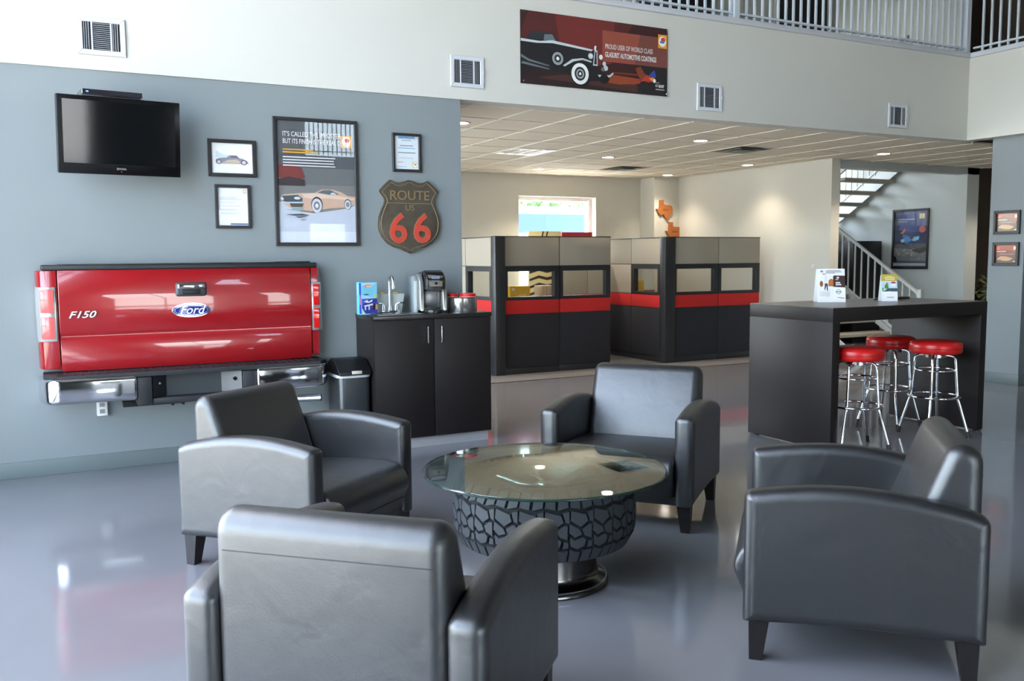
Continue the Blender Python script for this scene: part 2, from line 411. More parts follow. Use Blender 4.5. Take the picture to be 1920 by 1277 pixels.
for i, x in enumerate(xl):
    if x < 3.1: continue
    y1 = 13.0 if x < 9.8 else 9.3
    B().box(x-.0115, x+.0115, WY+.16, y1, ZC-.002, ZC+.03).make('ceiling_bar', BARC, ceil)
for y in yl:
    if y < WY+.16 or y > 13: continue
    B().box(3.08, 9.87 if y > 9.2 else 15.6, y-.0115, y+.0115, ZC-.001, ZC+.03).make('ceiling_cross_bar', BARC, ceil)

# ------------------------------------------------------------------ outside
GND = mat('concrete_ground', (176, 174, 168), .9, var=(.6, .06))
struct(B().box(-60, 60, -60, 70, -.3, -.14).make('ground_outside', GND))
t = thing('low_building', 'white low building with a blue band seen through the far office window', 'building', (17.0, 29, -.14))
B().box(-7, 1.75, 0, 6, 0, 3.35).make('wall', mat('building_white', (225, 225, 222), .8, var=(1, .03)), t)
B().box(-7.02, 1.77, -.06, 0, 2.46, 3.2).make('blue_band', mat('building_blue', (58, 84, 160), .6, var=(1, .04)), t)
B().box(-7.1, 1.85, -.2, 6.2, 3.35, 3.45).make('roof_edge', mat('building_roof', (200, 200, 198), .7), t)
LEAF = mat('tree_leaf', (104, 138, 84), .7, var=(3, .25))
def foliage(n, rx, ry, rz, zc, size, seed):
    rg = random.Random(seed); b = B()
    for _ in range(n):
        while True:
            p = Vector((rg.uniform(-1, 1), rg.uniform(-1, 1), rg.uniform(-1, 1)))
            if p.length < 1: break
        c = Vector((p.x*rx, p.y*ry, zc+p.z*rz)); a = Vector((rg.uniform(-1, 1), rg.uniform(-1, 1), rg.uniform(-1, 1))).normalized()
        q = a.orthogonal().normalized(); s_ = size*rg.uniform(.6, 1.2)
        b.face([c-a*s_, c+q*s_*.5, c+a*s_, c-q*s_*.5])
    return b
for k, (x, y, lab) in enumerate(((16.5, 40, 'leafy green tree rising behind the low building, left of the far window view'), (23.5, 41, 'leafy green tree behind the low building, right of the far window view'))):
    t = thing('tree', lab, 'tree', (x, y, -.14), 0, 'trees beyond the low building')
    B().cyl((0, 0, 0), (0, 0, 4), .22, .12, 8).make('trunk', mat('bark', (90, 76, 62), .9, var=(8, .2)), t)
    foliage(900, 2.8, 2.4, 1.6, 4.0, .32, 40+k).make('crown', LEAF, t)

# ================================================================== wall things
BLADE_D = mat('vent_blade_paint', (176, 178, 184), .4)
vent_me = {}
def vent(xc, zc, label):
    t = thing('air_vent', label, 'vent', (xc-.155, WY-.013, zc-.13), 0, 'supply vents along the white fascia')
    b = B()
    for p in ([(0,0),(.31,0),(.275,.035),(.035,.035)], [(.31,0),(.31,.26),(.275,.225),(.275,.035)], [(.31,.26),(0,.26),(.035,.225),(.275,.225)], [(0,.26),(0,0),(.035,.035),(.035,.225)]):
        b.prism(p, 'y', -.014, 0, bev=.004, seg=1)
    b.box(.088, .098, -.010, 0, .03, .23).box(.212, .222, -.010, 0, .03, .23)
    b.make('vent_frame', TRIMW, t)
    B().box(.03, .28, -.0012, 0, .03, .23).make('vent_duct', mat('vent_dark', (26, 26, 30), .8), t)
    if not vent_me:
        vent_me['h'] = B().prism([(-.009, 0), (-.008, 0), (-.001, .006), (-.002, .006)], 'x', .098, .212).mesh('vent_blade', BLADE_D)
        vent_me['v'] = B().prism([(0, -.009), (.002, -.009), (.006, -.002), (.004, -.002)], 'z', .035, .225).mesh('vent_side_blade', TRIMW)
    for i in range(14):
        o = link('vent_blade', vent_me['h'], t); o.location = (0, 0, .040+i*.0134)
    for x in (.042, .056, .07, .228, .242, .256):
        o = link('vent_side_blade', vent_me['v'], t); o.location = (x, 0, 0)
    B().box(.30, .306, -.022, -.012, .12, .15).make('damper_lever', TRIMW, t)
vent(.48, 3.075, 'white louvred air vent on the fascia above the television')
vent(3.30, 3.075, 'white louvred air vent on the fascia beside the car banner, to its left')
vent(5.91, 3.055, 'white louvred air vent on the fascia just right of the car banner')
vent(8.59, 3.05, 'small looking white louvred air vent near the right end of the fascia')

# banner on the fascia
bnr = thing('car_banner', 'dark red printed banner with a black vintage car on the white fascia', 'banner', (3.813, WY-.014, 3.026))
BW, BH = 1.58, .625
B().box(0, BW, -.006, 0, 0, BH).make('banner_board', mat('banner_board_edge', (30, 20, 20), .5), bnr)
dk = (26, 24, 27); sil = (196, 204, 206); gr = (104, 112, 116); wh = (238, 238, 234)
L_ = [((58, 22, 22), FULL),
      ((84, 32, 30), [(.05, 1), (.75, 1), (.62, .5), (.3, .25), (0, .4), (0, .7)]), ((112, 40, 36), [(.22, 1), (.62, 1), (.60, .4), (.42, .3), (.25, .6)]),
      ((40, 22, 22), [(0, 0), (1, 0), (1, .16), (.6, .22), (0, .3)]), ((74, 40, 34), [(.1, .1), (.8, .02), (.9, .12), (.4, .22)]),
      ((30, 26, 28), [(.78, .0), (1, 0), (1, .55), (.8, .5)]),
      ((150, 74, 58), [(.535, .42), (.535, .86), (.80, .86), (.76, .42)]), ((122, 66, 56), [(.76, .42), (.80, .86), (1, .86), (1, .42)]),
      ((150, 66, 32), [(.57, .12), (.60, .24), (.80, .22), (.80, .15), (.66, .11)]), ((120, 48, 34), [(.60, .28), (.78, .29), (.82, .26), (.62, .26)]),
      # car body
      (dk, [(0, .22), (0, .60), (.05, .62), (.06, .70), (.10, .72), (.20, .72), (.235, .60), (.47, .56), (.50, .46), (.50, .30), (.56, .22), (.55, .14), (.46, .12), (.40, .10), (.30, .18), (.2, .20)]),
      ((44, 46, 50), [(.04, .62), (.06, .715), (.10, .735), (.20, .73), (.235, .62)]), (gr, [(.145, .62), (.15, .70), (.20, .71), (.225, .62)]),
      (sil, [(0, .575), (.1, .57), (.2, .59), (.46, .54), (.47, .565), (.2, .63), (.12, .60), (0, .61)]),
      (sil, [(.27, .30), (.33, .40), (.40, .43), (.46, .40), (.46, .38), (.40, .405), (.34, .37), (.28, .285)]), (gr, [(0, .40), (.05, .34), (.18, .28), (.18, .265), (.05, .31), (0, .36)]),
      (gr, [(.01, .30), (.18, .235), (.18, .22), (0, .27)]),
      ((22, 20, 22), ell(.235, .385, .045, .115)), ((150, 156, 160), ell(.235, .385, .036, .09)), ((40, 40, 44), ell(.235, .385, .022, .055)), (wh, ell(.235, .385, .010, .025)),
      ((18, 16, 18), ell(.39, .21, .072, .185)), (wh, ell(.382, .205, .058, .150)), ((36, 36, 40), ell(.382, .205, .037, .098)), ((170, 176, 178), ell(.382, .205, .026, .068)), ((44, 44, 48), ell(.382, .205, .018, .048)), (wh, ell(.382, .205, .008, .02)),
      (sil, [(.468, .34), (.480, .56), (.498, .56), (.500, .34)]), (dk, [(.476, .36), (.484, .54), (.492, .54), (.494, .36)]), (sil, ell(.452, .47, .017, .042)), (wh, ell(.522, .47, .013, .036)), (wh, ell(.455, .475, .008, .02)),
      (sil, ell(.545, .38, .012, .032)), (sil, ell(.555, .32, .016, .038)), (gr, ell(.535, .30, .012, .03)), (sil, [(.50, .215), (.58, .225), (.605, .27), (.61, .25), (.585, .195), (.51, .185)]), (wh, [(.475, .56), (.478, .62), (.49, .62), (.486, .56)]),
      ((12, 12, 14), ell(.545, .165, .03, .07)),
      # bird like streak
      ((130, 60, 34), [(.76, .36), (.80, .40), (.83, .30), (.90, .25), (.86, .17), (.80, .20)]), ((196, 50, 40), [(.72, .09), (.83, .20), (.92, .18), (.90, .26), (.84, .28), (.81, .20)]), ((52, 70, 150), [(.86, .29), (.90, .37), (.915, .27), (.88, .24)]), ((226, 160, 60), [(.86, .24), (.895, .26), (.885, .20)]), (wh, ell(.90, .21, .010, .03)),
      # badge
      ((236, 160, 44), rect(.925, .99, .70, .90)), (wh, ell(.957, .80, .027, .075)), ((206, 70, 60), ell(.962, .825, .017, .035)), ((90, 120, 180), ell(.955, .79, .018, .02)),
      ]
art('banner_print', bnr, BW, BH, L_, y=-.0065)
WINK = mat('white_ink', (232, 228, 224), .6, var=(20, .01))
text('banner_text', 'PROUD USER OF WORLD CLASS', .062, WINK, bnr, (.868, -.0195, .375), .0003, sx=.59)
text('banner_text', 'GLASURIT AUTOMOTIVE COATINGS', .064, WINK, bnr, (.868, -.0195, .302), .0003, sx=.545, bold=.0012)
text('banner_text', 'BASF', .036, WINK, bnr, (1.472, -.0195, .074), .0003, bold=.0012, sx=.8)
art('banner_fine_print', bnr, 1, 1, [((210, 205, 200), rect(1.435, 1.462, .078, .098)), ((60, 50, 50), rect(1.440, 1.457, .083, .093)), ((200, 195, 190), rect(1.436, 1.54, .050, .058)), ((170, 165, 160), rect(1.436, 1.48, .112, .118))], y=-.0195)
for x, z in ((.02, .02), (BW-.02, .02), (.02, BH-.02), (BW-.02, BH-.02)):
    B().cyl((x, -.0225, z), (x, -.006, z), .006, n=10).make('fixing_screw', STEEL, bnr)

# television and the set top box
tv = thing('television', 'black flat television tilted from the grey wall', 'television', (.545, WY, 2.10))
def rotx(o, a, rz=0): o.rotation_euler = (a, 0, rz); return o
TVX, TVZ = .785, .515
tvr = bpy.data.objects.new('screen_unit', None)
def tvpart(o):
    o.location = (0, -.25, .0); o.rotation_euler = (R(6), 0, R(5.6)); return o
tvpart(B().box(-TVX/2, TVX/2, -.03, .03, 0, TVZ, bev=.006).make('bezel', mat('tv_bezel', (12, 11, 12), .22), tv))
sc_ = tvpart(B().box(-TVX/2+.035, TVX/2-.035, -.0315, -.029, .07, TVZ-.03).make('screen', BLACKG, tv))
tvpart(B().box(-.24, .24, .03, .07, .08, TVZ-.1, bev=.02).make('rear_housing', BLACKP, tv))
o = text('brand_lettering', 'DYNEX', .018, STEEL, tv, (0, 0, 0), .0004, 'CENTER')
o.parent = sc_; o.location = (0, -.0325, .035)
o = B().cyl((0, -.0320, .022), (0, -.0295, .022), .003, n=10).make('standby_light', emit('standby_red', (230, 40, 30), .6), sc_)
B().box(-.1, .1, -.012, 0, .15, .38).make('wall_plate', BLACKP, tv)
B().box(-.03, .03, -.20, -.01, .23, .30).make('mount_arm', BLACKP, tv)
stb = thing('set_top_box', 'slim silver and black set top box on the television', 'media box', (.50, 6.88, 2.622), R(5.6))
B().box(-.19, .19, -.10, .12, 0, .036, bev=.004).make('case', STEEL, stb)
B().box(-.186, .19, -.104, -.099, .002, .034).make('front_panel', mat('stb_front', (26, 22, 30), .25), stb)
B().box(-.165, -.15, -.1052, -.1038, .014, .022).make('power_light', emit('stb_blue', (90, 120, 255), 1.5), stb)

# framed pictures
car1 = [((244, 243, 240), FULL), ((206, 226, 232), [(.10, .52), (.12, .74), (.3, .62), (.45, .60), (.3, .5)]), ((214, 205, 196), [(.08, .34), (.95, .34), (.90, .31), (.12, .31)]),
    ((150, 146, 158), [(.10, .36), (.11, .46), (.20, .50), (.36, .52), (.44, .60), (.62, .60), (.68, .52), (.80, .48), (.89, .40), (.90, .35), (.8, .33), (.3, .33)]),
    ((108, 108, 122), [(.46, .53), (.49, .59), (.60, .59), (.65, .52)]), ((206, 190, 170), [(.26, .36), (.42, .45), (.62, .47), (.72, .38), (.66, .34), (.36, .34)]),
    ((84, 78, 90), ell(.18, .37, .065, .075)), ((214, 210, 212), ell(.18, .37, .045, .052)), ((84, 78, 90), ell(.79, .37, .075, .085)), ((218, 214, 216), ell(.79, .37, .05, .058))]
picture('framed_car_photo', 'small black framed landscape photo of a silver hot rod', 'picture', .352, .276, .026, (1.166, WY, 2.134), 0, car1, group='small frames beside the television')
let = [((238, 240, 242), FULL), ((226, 170, 120), rect(.86, .96, .86, .95)), ((245, 240, 235), rect(.88, .94, .88, .93)), ((70, 96, 150), rect(.40, 1, .02, .055))]
for z in (.74, .71, .68, .60, .51, .42, .395, .33, .30): let.append(((196, 200, 204), rect(.06, .55+.37*random.random(), z, z+.012)))
picture('framed_letter', 'small black framed white letter hanging below the hot rod photo', 'picture', .262, .326, .022, (1.206, WY, 1.748), 0, let, group='small frames beside the television')
pin = (206, 172, 150); pin2 = (226, 200, 182)
post = [((88, 92, 96), FULL), ((110, 112, 112), [(0, .48), (1, .48), (1, .62), (0, .62)]), ((128, 128, 126), [(0, .34), (1, .38), (1, .48), (0, .48)]), ((196, 202, 214), [(0, 0), (1, 0), (1, .36), (.5, .30), (0, .34)]), ((214, 219, 230), rect(0, 1, 0, .09)),
    ((130, 122, 116), [(.08, .275), (.45, .245), (.9, .29), (1, .32), (.9, .31), (.4, .265)]),
    (pin, [(.02, .36), (.06, .395), (.30, .412), (.46, .415), (.56, .445), (.70, .447), (.82, .425), (.90, .395), (1, .39), (1, .34), (.97, .315), (.92, .30), (.58, .285), (.42, .26), (.30, .27), (.14, .29), (.06, .32)]),
    (pin2, [(.30, .40), (.46, .412), (.80, .392), (.98, .372), (.98, .36), (.6, .372), (.42, .365), (.33, .375)]),
    ((96, 106, 112), [(.50, .418), (.58, .44), (.68, .441), (.79, .405), (.66, .402)]), ((206, 212, 216), [(.66, .404), (.69, .42), (.72, .42), (.75, .404)]),
    ((70, 82, 90), [(.02, .352), (.06, .385), (.25, .395), (.31, .365), (.30, .335), (.10, .335)]), ((186, 198, 204), [(.02, .335), (.30, .338), (.33, .328), (.05, .322)]), ((206, 214, 220), ell(.24, .368, .04, .012)), ((206, 214, 220), ell(.05, .36, .02, .012)),
    ((80, 78, 74), [(.14, .325), (.32, .325), (.30, .295), (.16, .295)]), ((150, 172, 178), [(.16, .29), (.30, .29), (.28, .262), (.18, .265)]),
    ((60, 56, 58), ell(.49, .315, .075, .068)), ((206, 208, 214), ell(.488, .308, .066, .060)), ((130, 132, 140), ell(.488, .308, .04, .036)), ((226, 228, 232), ell(.488, .308, .02, .018)),
    ((60, 56, 58), ell(.895, .325, .046, .044)), ((210, 212, 218), ell(.895, .322, .040, .038)), ((132, 134, 142), ell(.895, .322, .024, .022)),
    ((120, 52, 48), [(0, .54), (0, .64), (.2, .645), (.3, .62), (.34, .54), (.2, .50)]), ((60, 48, 52), [(0, .47), (.34, .47), (.34, .52), (.15, .545), (0, .52)]),
    ((232, 164, 60), rect(.82, .97, .80, .90)), ((240, 240, 240), ell(.895, .85, .055, .042)), ((206, 70, 60), ell(.905, .862, .035, .018)), ((70, 72, 80), [(.08, .232), (.3, .238), (.4, .226), (.2, .222)]), ((70, 72, 80), [(.2, .215), (.38, .222), (.26, .204)]), ((70, 72, 80), [(.27, .19), (.36, .196), (.30, .186)])]
for z in (.70, .677, .654, .631): post.append(((196, 197, 198), rect(.07, .72+.05*random.random(), z, z+.010)))
post += [((196, 150, 60), rect(.07, .44, .760, .772)), ((196, 150, 60), rect(.07, .52, .738, .750))]
pp = picture('car_poster', 'large black framed poster of a gold classic car on the grey wall', 'poster', .672, .99, .027, (1.652, WY, 1.615), 0, post)
text('poster_title', "IT'S CALLED THE IMPOSTER", .052, WINK, pp, (.07, -.0225, .845), .0003, sx=.72)
text('poster_title', 'BUT ITS FINISH IS THE REAL DEAL', .052, WINK, pp, (.07, -.0225, .790), .0003, sx=.66)
cert = [((226, 232, 236), FULL), ((150, 190, 216), rect(.16, .84, .925, .985)), ((240, 216, 130), rect(.73, .96, .06, .22)), ((246, 246, 240), ell(.85, .135, .09, .058)), ((90, 110, 170), ell(.86, .15, .05, .02)), ((140, 190, 216), rect(.06, .5, .07, .085))]
for z, a, b_, c in ((.86, .3, .7, (150, 156, 160)), (.70, .22, .78, (120, 126, 130)), (.625, .16, .86, (120, 180, 214)), (.49, .14, .88, (100, 110, 118)), (.33, .2, .8, (196, 202, 206)), (.20, .12, .34, (206, 150, 140))): cert.append((c, rect(a, b_, z, z+.022)))
ce = picture('framed_certificate', 'small black framed certificate above the route sign', 'certificate', .250, .312, .021, (2.62, WY, 2.222), 0, cert)
text('certificate_title', 'CERTIFICATE', .030, mat('cert_blue', (70, 140, 196), .6), ce, (.125, -.0185, .267), .0003, 'CENTER', sx=.85)

# Route 66 shield
sg = thing('route_sign', 'bronze shield shaped ROUTE US 66 sign on the grey wall', 'sign', (2.755, WY, 1.553))
half = [(0, 0), (.03, .022), (.075, .036), (.14, .052), (.20, .085), (.245, .135), (.268, .19), (.272, .245), (.262, .30), (.240, .36), (.218, .405), (.208, .43), (.215, .462), (.238, .495), (.258, .512), (.222, .550), (.178, .590), (.165, .600), (.128, .574), (.085, .570), (.045, .582), (.012, .600), (0, .602)]
shield = half+[(-x, z) for x, z in half[-2:0:-1]]
BRZ = mat('bronze_patina', (84, 76, 64), .5, .35, var=(14, .25), bump=(60, .1)); BRZL = mat('bronze_edge', (150, 126, 92), .45, .4, var=(30, .15)); SRED = mat('sign_red', (196, 66, 48), .5, var=(20, .06))
B().prism(shield, 'y', -.035, 0, bev=.008, seg=2).make('shield_plate', BRZ, sg)
ins = [(x*.93, .296+(z-.296)*.93) for x, z in shield]
B().tube([(x, -.036, z) for x, z in ins], .0028, 6, True).make('border_line', BRZL, sg)
B().box(-.19, .19, -.038, -.034, .408, .413).make('divider_line', BRZL, sg)
text('lettering_route', 'ROUTE', .112, BRZL, sg, (0, -.037, .438), .003, 'CENTER', sx=.98)
text('lettering_us', 'US', .070, BRZL, sg, (0, -.037, .352), .003, 'CENTER')
for x in (-.105, .105):
    text('lettering_numeral_edge', '6', .335, BRZL, sg, (x, -.0365, .092), .003, 'CENTER', bold=.008, sx=1.0)
    text('lettering_numeral', '6', .335, SRED, sg, (x, -.0405, .092), .003, 'CENTER', bold=.0045, sx=1.0)

# outlet below the bumper
ol = thing('wall_outlet', 'white outlet box on the grey wall under the bumper', 'outlet', (.365, WY, .40))
B().box(-.035, .035, -.05, 0, 0, .115, bev=.004).make('cover', PAPER, ol)
for z in (.018, .066): B().box(-.017, .017, -.052, -.05, z, z+.03).make('socket_face', mat('socket_grey', (150, 150, 150), .5), ol)

# ================================================================== truck tailgate
TG = thing('truck_tailgate', 'red pickup truck tailgate with bumper mounted on the grey wall', 'tailgate', (0.99, WY, 0))
def X(v): return v-.99
Y0 = -.15
prof = [(-.02, .745), (Y0+.01, .745), (Y0-.004, .80), (Y0-.006, .96), (Y0+.006, .985), (Y0+.004, 1.0), (Y0-.010, 1.02), (Y0-.008, 1.20), (Y0-.004, 1.24), (Y0-.006, 1.40), (Y0+.01, 1.447), (-.02, 1.447)]
B().prism(prof, 'x', X(.118), X(1.874), bev=.006, seg=2).make('tailgate_panel', REDP, TG)
B().box(X(.02), X(1.93), Y0-.004, -.01, 1.447, 1.485, bev=.010, seg=3).make('top_cap', mat('cap_plastic', (34, 36, 38), .4), TG)
B().tube([(X(.12), Y0+.02, 1.486), (X(1.88), Y0+.02, 1.489)], .006, 8).make('cap_bright_strip', CHROME, TG)
def side(sx, x_in, x_out):
    n = 'bed_corner'
    pl = [(x_in, -.005), (x_in, Y0+.004), (x_in+sx*.05, Y0+.004), (x_out-sx*.035, Y0+.018), (x_out-sx*.008, Y0+.055), (x_out, -.005)]
    B().prism(pl, 'z', .765, 1.447, bev=.008, seg=2).make(n, REDP, TG)
side(-1, X(.111), X(-.02)); side(1, X(1.881), X(1.972))
LENSR = mat('lamp_red', (214, 22, 20), .12, coat=1); LENSC = mat('lamp_clear', (226, 214, 214), .12, coat=1); BEZ = mat('lamp_chrome_bezel', (214, 214, 212), .15, .7)
def lamp(x0, x1, sx, main):
    w_ = x1-x0
    def pl(a, b, y): return [(x0+w_*a, y), (x0+w_*b, y)]
    xi, xo = (x1, x0) if sx < 0 else (x0, x1)
    def outline(e, f):
        i = xi+sx*e; o_ = xo-sx*e*.4
        return [(i, -.02), (i, Y0-f), (i+sx*.04, Y0-f), (o_-sx*.028, Y0+.012-f), (o_, Y0+.055-f), (o_+sx*0, -.02)]
    lm = B().prism(outline(0, .010), 'z', .957, 1.335, bev=.008, seg=2).make('tail_lamp', BEZ, TG)
    for z0, z1, m_ in ((.975, 1.13, main), (1.155, 1.318, main)):
        B().prism(outline(.012, .017), 'z', z0, z1, bev=.006, seg=2).make('lamp_lens', m_, lm)
lamp(X(-.024), X(.100), -1, mat('lamp_pink_reflection', (206, 96, 92), .12, coat=1)); lamp(X(1.880), X(1.974), 1, LENSR)  # left lens is paler: its pinkish reflection is put into the colour
# handle
hd = B().box(X(.880), X(1.100), Y0-.020, Y0+.02, 1.246, 1.352, bev=.02, seg=3).make('handle_bezel', mat('handle_bezel_grey', (74, 76, 80), .3, .3), TG)
B().box(X(.893), X(1.087), Y0-.040, Y0-.012, 1.300, 1.342, bev=.012, seg=3).make('handle_lever', CHROME, hd)
B().box(X(.925), X(1.055), Y0-.0225, Y0-.018, 1.262, 1.297, bev=.002).make('handle_recess', BLACKP, hd)
# oval emblem
def oval(rx, rz_, y0, y1, m_, n, par):
    b = B(); b.prism([(X(.984)+rx*math.cos(2*PI*i/48), 1.147+rz_*math.sin(2*PI*i/48)) for i in range(48)], 'y', y0, y1, bev=.002, seg=2)
    return b.make(n, m_, par)
em = oval(.134, .052, Y0-.020, Y0, CHROME, 'oval_emblem', TG)
oval(.124, .045, Y0-.0225, Y0-.01, mat('emblem_blue', (28, 44, 120), .15, coat=1, var=(6, .1)), 'emblem_field', em)
oval(.1165, .0385, Y0-.0235, Y0-.0228, mat('emblem_line', (210, 214, 220), .2, .5), 'emblem_line', em)
oval(.1135, .0355, Y0-.0245, Y0-.0236, MATS['emblem_blue'], 'emblem_centre', em)
text('emblem_script', 'Ford', .086, mat('emblem_silver', (226, 228, 232), .25, .2), em, (X(.984), Y0-.026, 1.121), .0012, 'CENTER', shear=.35, sx=1.02)
# F150 badge
bd = text('badge_outline', 'F150', .066, mat('badge_dark', (60, 62, 66), .3, .6), TG, (X(.172), Y0-.012, 1.117), .003, shear=.35, sx=1.30, bold=.0025)
o = text('badge_lettering', 'F150', .066, MATS['emblem_silver'], TG, (X(.172), Y0-.0165, 1.117), .003, shear=.35, sx=1.30, bold=.0004)
# bumper
BLKB = mat('bumper_black', (36, 37, 40), .5, var=(40, .1), bump=(150, .1))
bu = B().prism([(X(.0), -.02), (X(.0), -.28), (X(.06), -.362), (X(.56), -.372), (X(1.40), -.372), (X(1.88), -.362), (X(1.945), -.28), (X(1.945), -.02)], 'z', .705, .738, bev=.006, seg=2).make('bumper_step', BLKB, TG)
rib = B().box(0, .012, -.350, -.17, .738, .744, bev=.002, seg=1).mesh('tread_rib', BLKB)
for i in range(36):
    o = link('tread_rib', rib, bu); o.location = (X(.08)+i*.05, 0, 0)
def chrome_end(pl):
    B().pill([(X(x), y, r) for x, y, r in pl], 'z', .545, .718, .028, 5, 6).make('bumper_chrome_end', CHROME, TG, 60)
chrome_end([(-.03, -.02, 0), (-.035, -.25, .06), (.03, -.385, .07), (.575, -.395, .02), (.575, -.05, 0)])
chrome_end([(1.395, -.05, 0), (1.395, -.395, .02), (1.90, -.385, .07), (1.965, -.25, .06), (1.96, -.02, 0)])
cb = B(); cb.box(X(.575), X(.675), -.372, -.05, .50, .70, bev=.008).box(X(1.295), X(1.395), -.372, -.05, .50, .70, bev=.008).box(X(.675), X(1.295), -.36, -.05, .50, .545, bev=.008)
cb.make('bumper_centre', BLKB, TG)
B().box(X(.675), X(1.295), -.27, -.05, .545, .70).make('plate_recess', mat('recess_grey', (58, 62, 64), .6), TG)
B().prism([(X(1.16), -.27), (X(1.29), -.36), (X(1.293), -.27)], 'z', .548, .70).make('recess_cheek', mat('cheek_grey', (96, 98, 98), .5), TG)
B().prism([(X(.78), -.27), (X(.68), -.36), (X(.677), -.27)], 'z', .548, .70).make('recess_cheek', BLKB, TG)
B().cyl((X(1.245), -.345, .645), (X(1.245), -.30, .645), .014, n=14).make('bolt_head', CHROME, TG)
B().cyl((X(.728), -.335, .645), (X(.728), -.29, .645), .008, n=12).make('bolt_head', STEEL, TG)
B().tube([(X(1.74), -.20, .437), (X(1.90), -.28, .443)], .028, 16).make('exhaust_tip', CHROME, TG)
B().box(X(.8), X(.82), -.34, -.3, .482, .501).make('bumper_clip', BLACKP, TG)
B().box(X(.87), X(.89), -.34, -.3, .482, .501).make('bumper_clip', BLACKP, TG)
B().box(X(.99), X(1.0), -.34, -.3, .485, .501).make('bumper_clip', BLACKP, TG)
B().box(X(.5), X(.9), -.12, -.01, .46, .50).make('mount_bracket', BLACKP, TG)
B().box(X(1.2), X(1.6), -.12, -.01, .46, .50).make('mount_bracket', BLACKP, TG)
B().box(X(.3), X(1.7), -.1, -.005, .55, .75).make('mount_plate', BLACKP, TG)

# ================================================================== coffee station
CX0, CX1, CY0, CZ = 2.280, 3.287, 6.65, 1.068
cab = thing('coffee_cabinet', 'black two door base cabinet carrying the coffee maker and sink', 'cabinet', (CX0, CY0, 0))
CWd = CX1-CX0
B().box(0, CWd, .02, WY-CY0-.014, .085, CZ-.035).make('cabinet_body', ESP, cab)
B().box(-.006, CWd+.006, -.006, WY-CY0-.013, CZ-.035, CZ, bev=.003).make('countertop', mat('dark_counter', (42, 38, 37), .22, var=(14, .1)), cab)
B().box(.035, CWd-.02, .03, .42, 0, .086).make('toe_kick', mat('toe_kick_grey', (170, 168, 170), .5, var=(10, .03)), cab)
for k, (a, b_) in enumerate(((.003, .4965), (.5035, CWd-.003))):
    d_ = B().box(a, b_, 0, .02, .085, CZ-.04, bev=.0015).make('cabinet_door', ESP, cab)
    hx = .440 if k == 0 else .557
    B().tube([(hx, -.032, .84), (hx, -.032, .972)], .0065, 10).cyl((hx, -.03, .865), (hx, .0, .865), .005, n=8).cyl((hx, -.03, .948), (hx, 0, .948), .005, n=8).make('door_handle', CHROME, d_)
for x in (.1, CWd-.05): B().cyl((x, .05, 0), (x, .05, .02), .018, n=12).make('levelling_foot', BLACKP, cab)
sk = thing('bar_sink', 'small stainless bar sink set into the dark counter', 'sink', (2.30, 6.66, CZ))
b = B()
b.box(.03, .42, .03, .37, .0, .006, bev=.002); b.make('sink_rim', STEEL, sk)
B().box(.075, .375, .06, .27, .004, .0075, bev=.001).make('basin', mat('basin_steel', (110, 112, 112), .3, .9), sk)
B().cyl((.245, .165, .0075), (.245, .165, .009), .03, n=20).make('drain', CHROME, sk)
fa = thing('faucet', 'chrome gooseneck faucet with two lever handles at the bar sink', 'faucet', (2.525, 6.965, CZ+.0065))
B().box(-.078, .078, -.026, .026, 0, .018, bev=.006).make('faucet_base', CHROME, fa)
pth = [(0, 0, .018), (0, 0, .25)]+[(0, -.045+.045*math.cos(a), .25+.045*math.sin(a)) for a in [PI*i/10 for i in range(1, 11)]]+[(0, -.09, .205)]
B().tube(pth, .0105, 12).cyl((0, 0, .018), (0, 0, .05), .017, .013, 16).make('spout', CHROME, fa)
B().cyl((0, -.09, .195), (0, -.09, .222), .014, n=14).make('aerator', CHROME, fa)
for s_ in (-1, 1):
    B().cyl((s_*.056, 0, .016), (s_*.056, 0, .062), .018, .013, 16).tube([(s_*.056, 0, .062), (s_*.075, -.01, .075), (s_*.105, -.025, .078), (s_*.122, -.03, .076)], [.010, .007, .006, .006], 8).make('lever_handle', CHROME, fa)
# blue carton
bc = thing('blue_carton', 'light blue and dark blue printed carton at the left of the sink', 'carton', (2.32, 6.92, CZ), R(10))
B().box(-.07, .07, -.04, .04, 0, .255, bev=.001).make('carton_body', mat('carton_cyan', (110, 190, 222), .5, var=(6, .06)), bc)
wr = [((170, 222, 240), FULL), ((128, 206, 232), [(0, .62), (1, .5), (1, 1), (.5, .85), (0, .95)]), ((50, 58, 150), rect(0, 1, .02, .50)), ((90, 92, 190), [(0, .3), (.6, .5), (0, .5)]), ((214, 150, 140), ell(.42, .89, .26, .055)), ((236, 200, 180), ell(.48, .88, .2, .03)), ((60, 110, 150), ell(.30, .63, .17, .022)), ((226, 200, 90), ell(.86, .575, .09, .045)),
      ((236, 236, 244), [(.12, .40), (.35, .46), (.42, .40), (.7, .47), (.66, .40), (.4, .36)]), ((226, 226, 238), [(.1, .28), (.7, .34), (.72, .29), (.5, .27), (.5, .14), (.42, .14), (.42, .26), (.26, .25), (.26, .14), (.18, .14), (.18, .25)]),
      ((40, 34, 40), [(.70, .14), (.72, .32), (.9, .33), (.92, .15)]), ((190, 140, 110), [(.86, .14), (.88, .33), (1, .30), (1, .16)]), ((190, 220, 236), [(.0, 0), (.25, 0), (.05, .16), (0, .2)])]
art('carton_front_print', bc, .138, .251, wr, y=-.0405, z0=.002, x0=-.069)
o = art('carton_side_print', bc, .078, .256, [((96, 190, 206), FULL), ((36, 52, 150), rect(.55, .95, .02, .98)), ((200, 130, 150), rect(.66, .82, .3, .6)), ((220, 170, 190), rect(.15, .3, .6, .9))], z0=.002, x0=-.039)
o.rotation_euler = (0, 0, R(-90)); o.location = (-.0706, 0, 0)
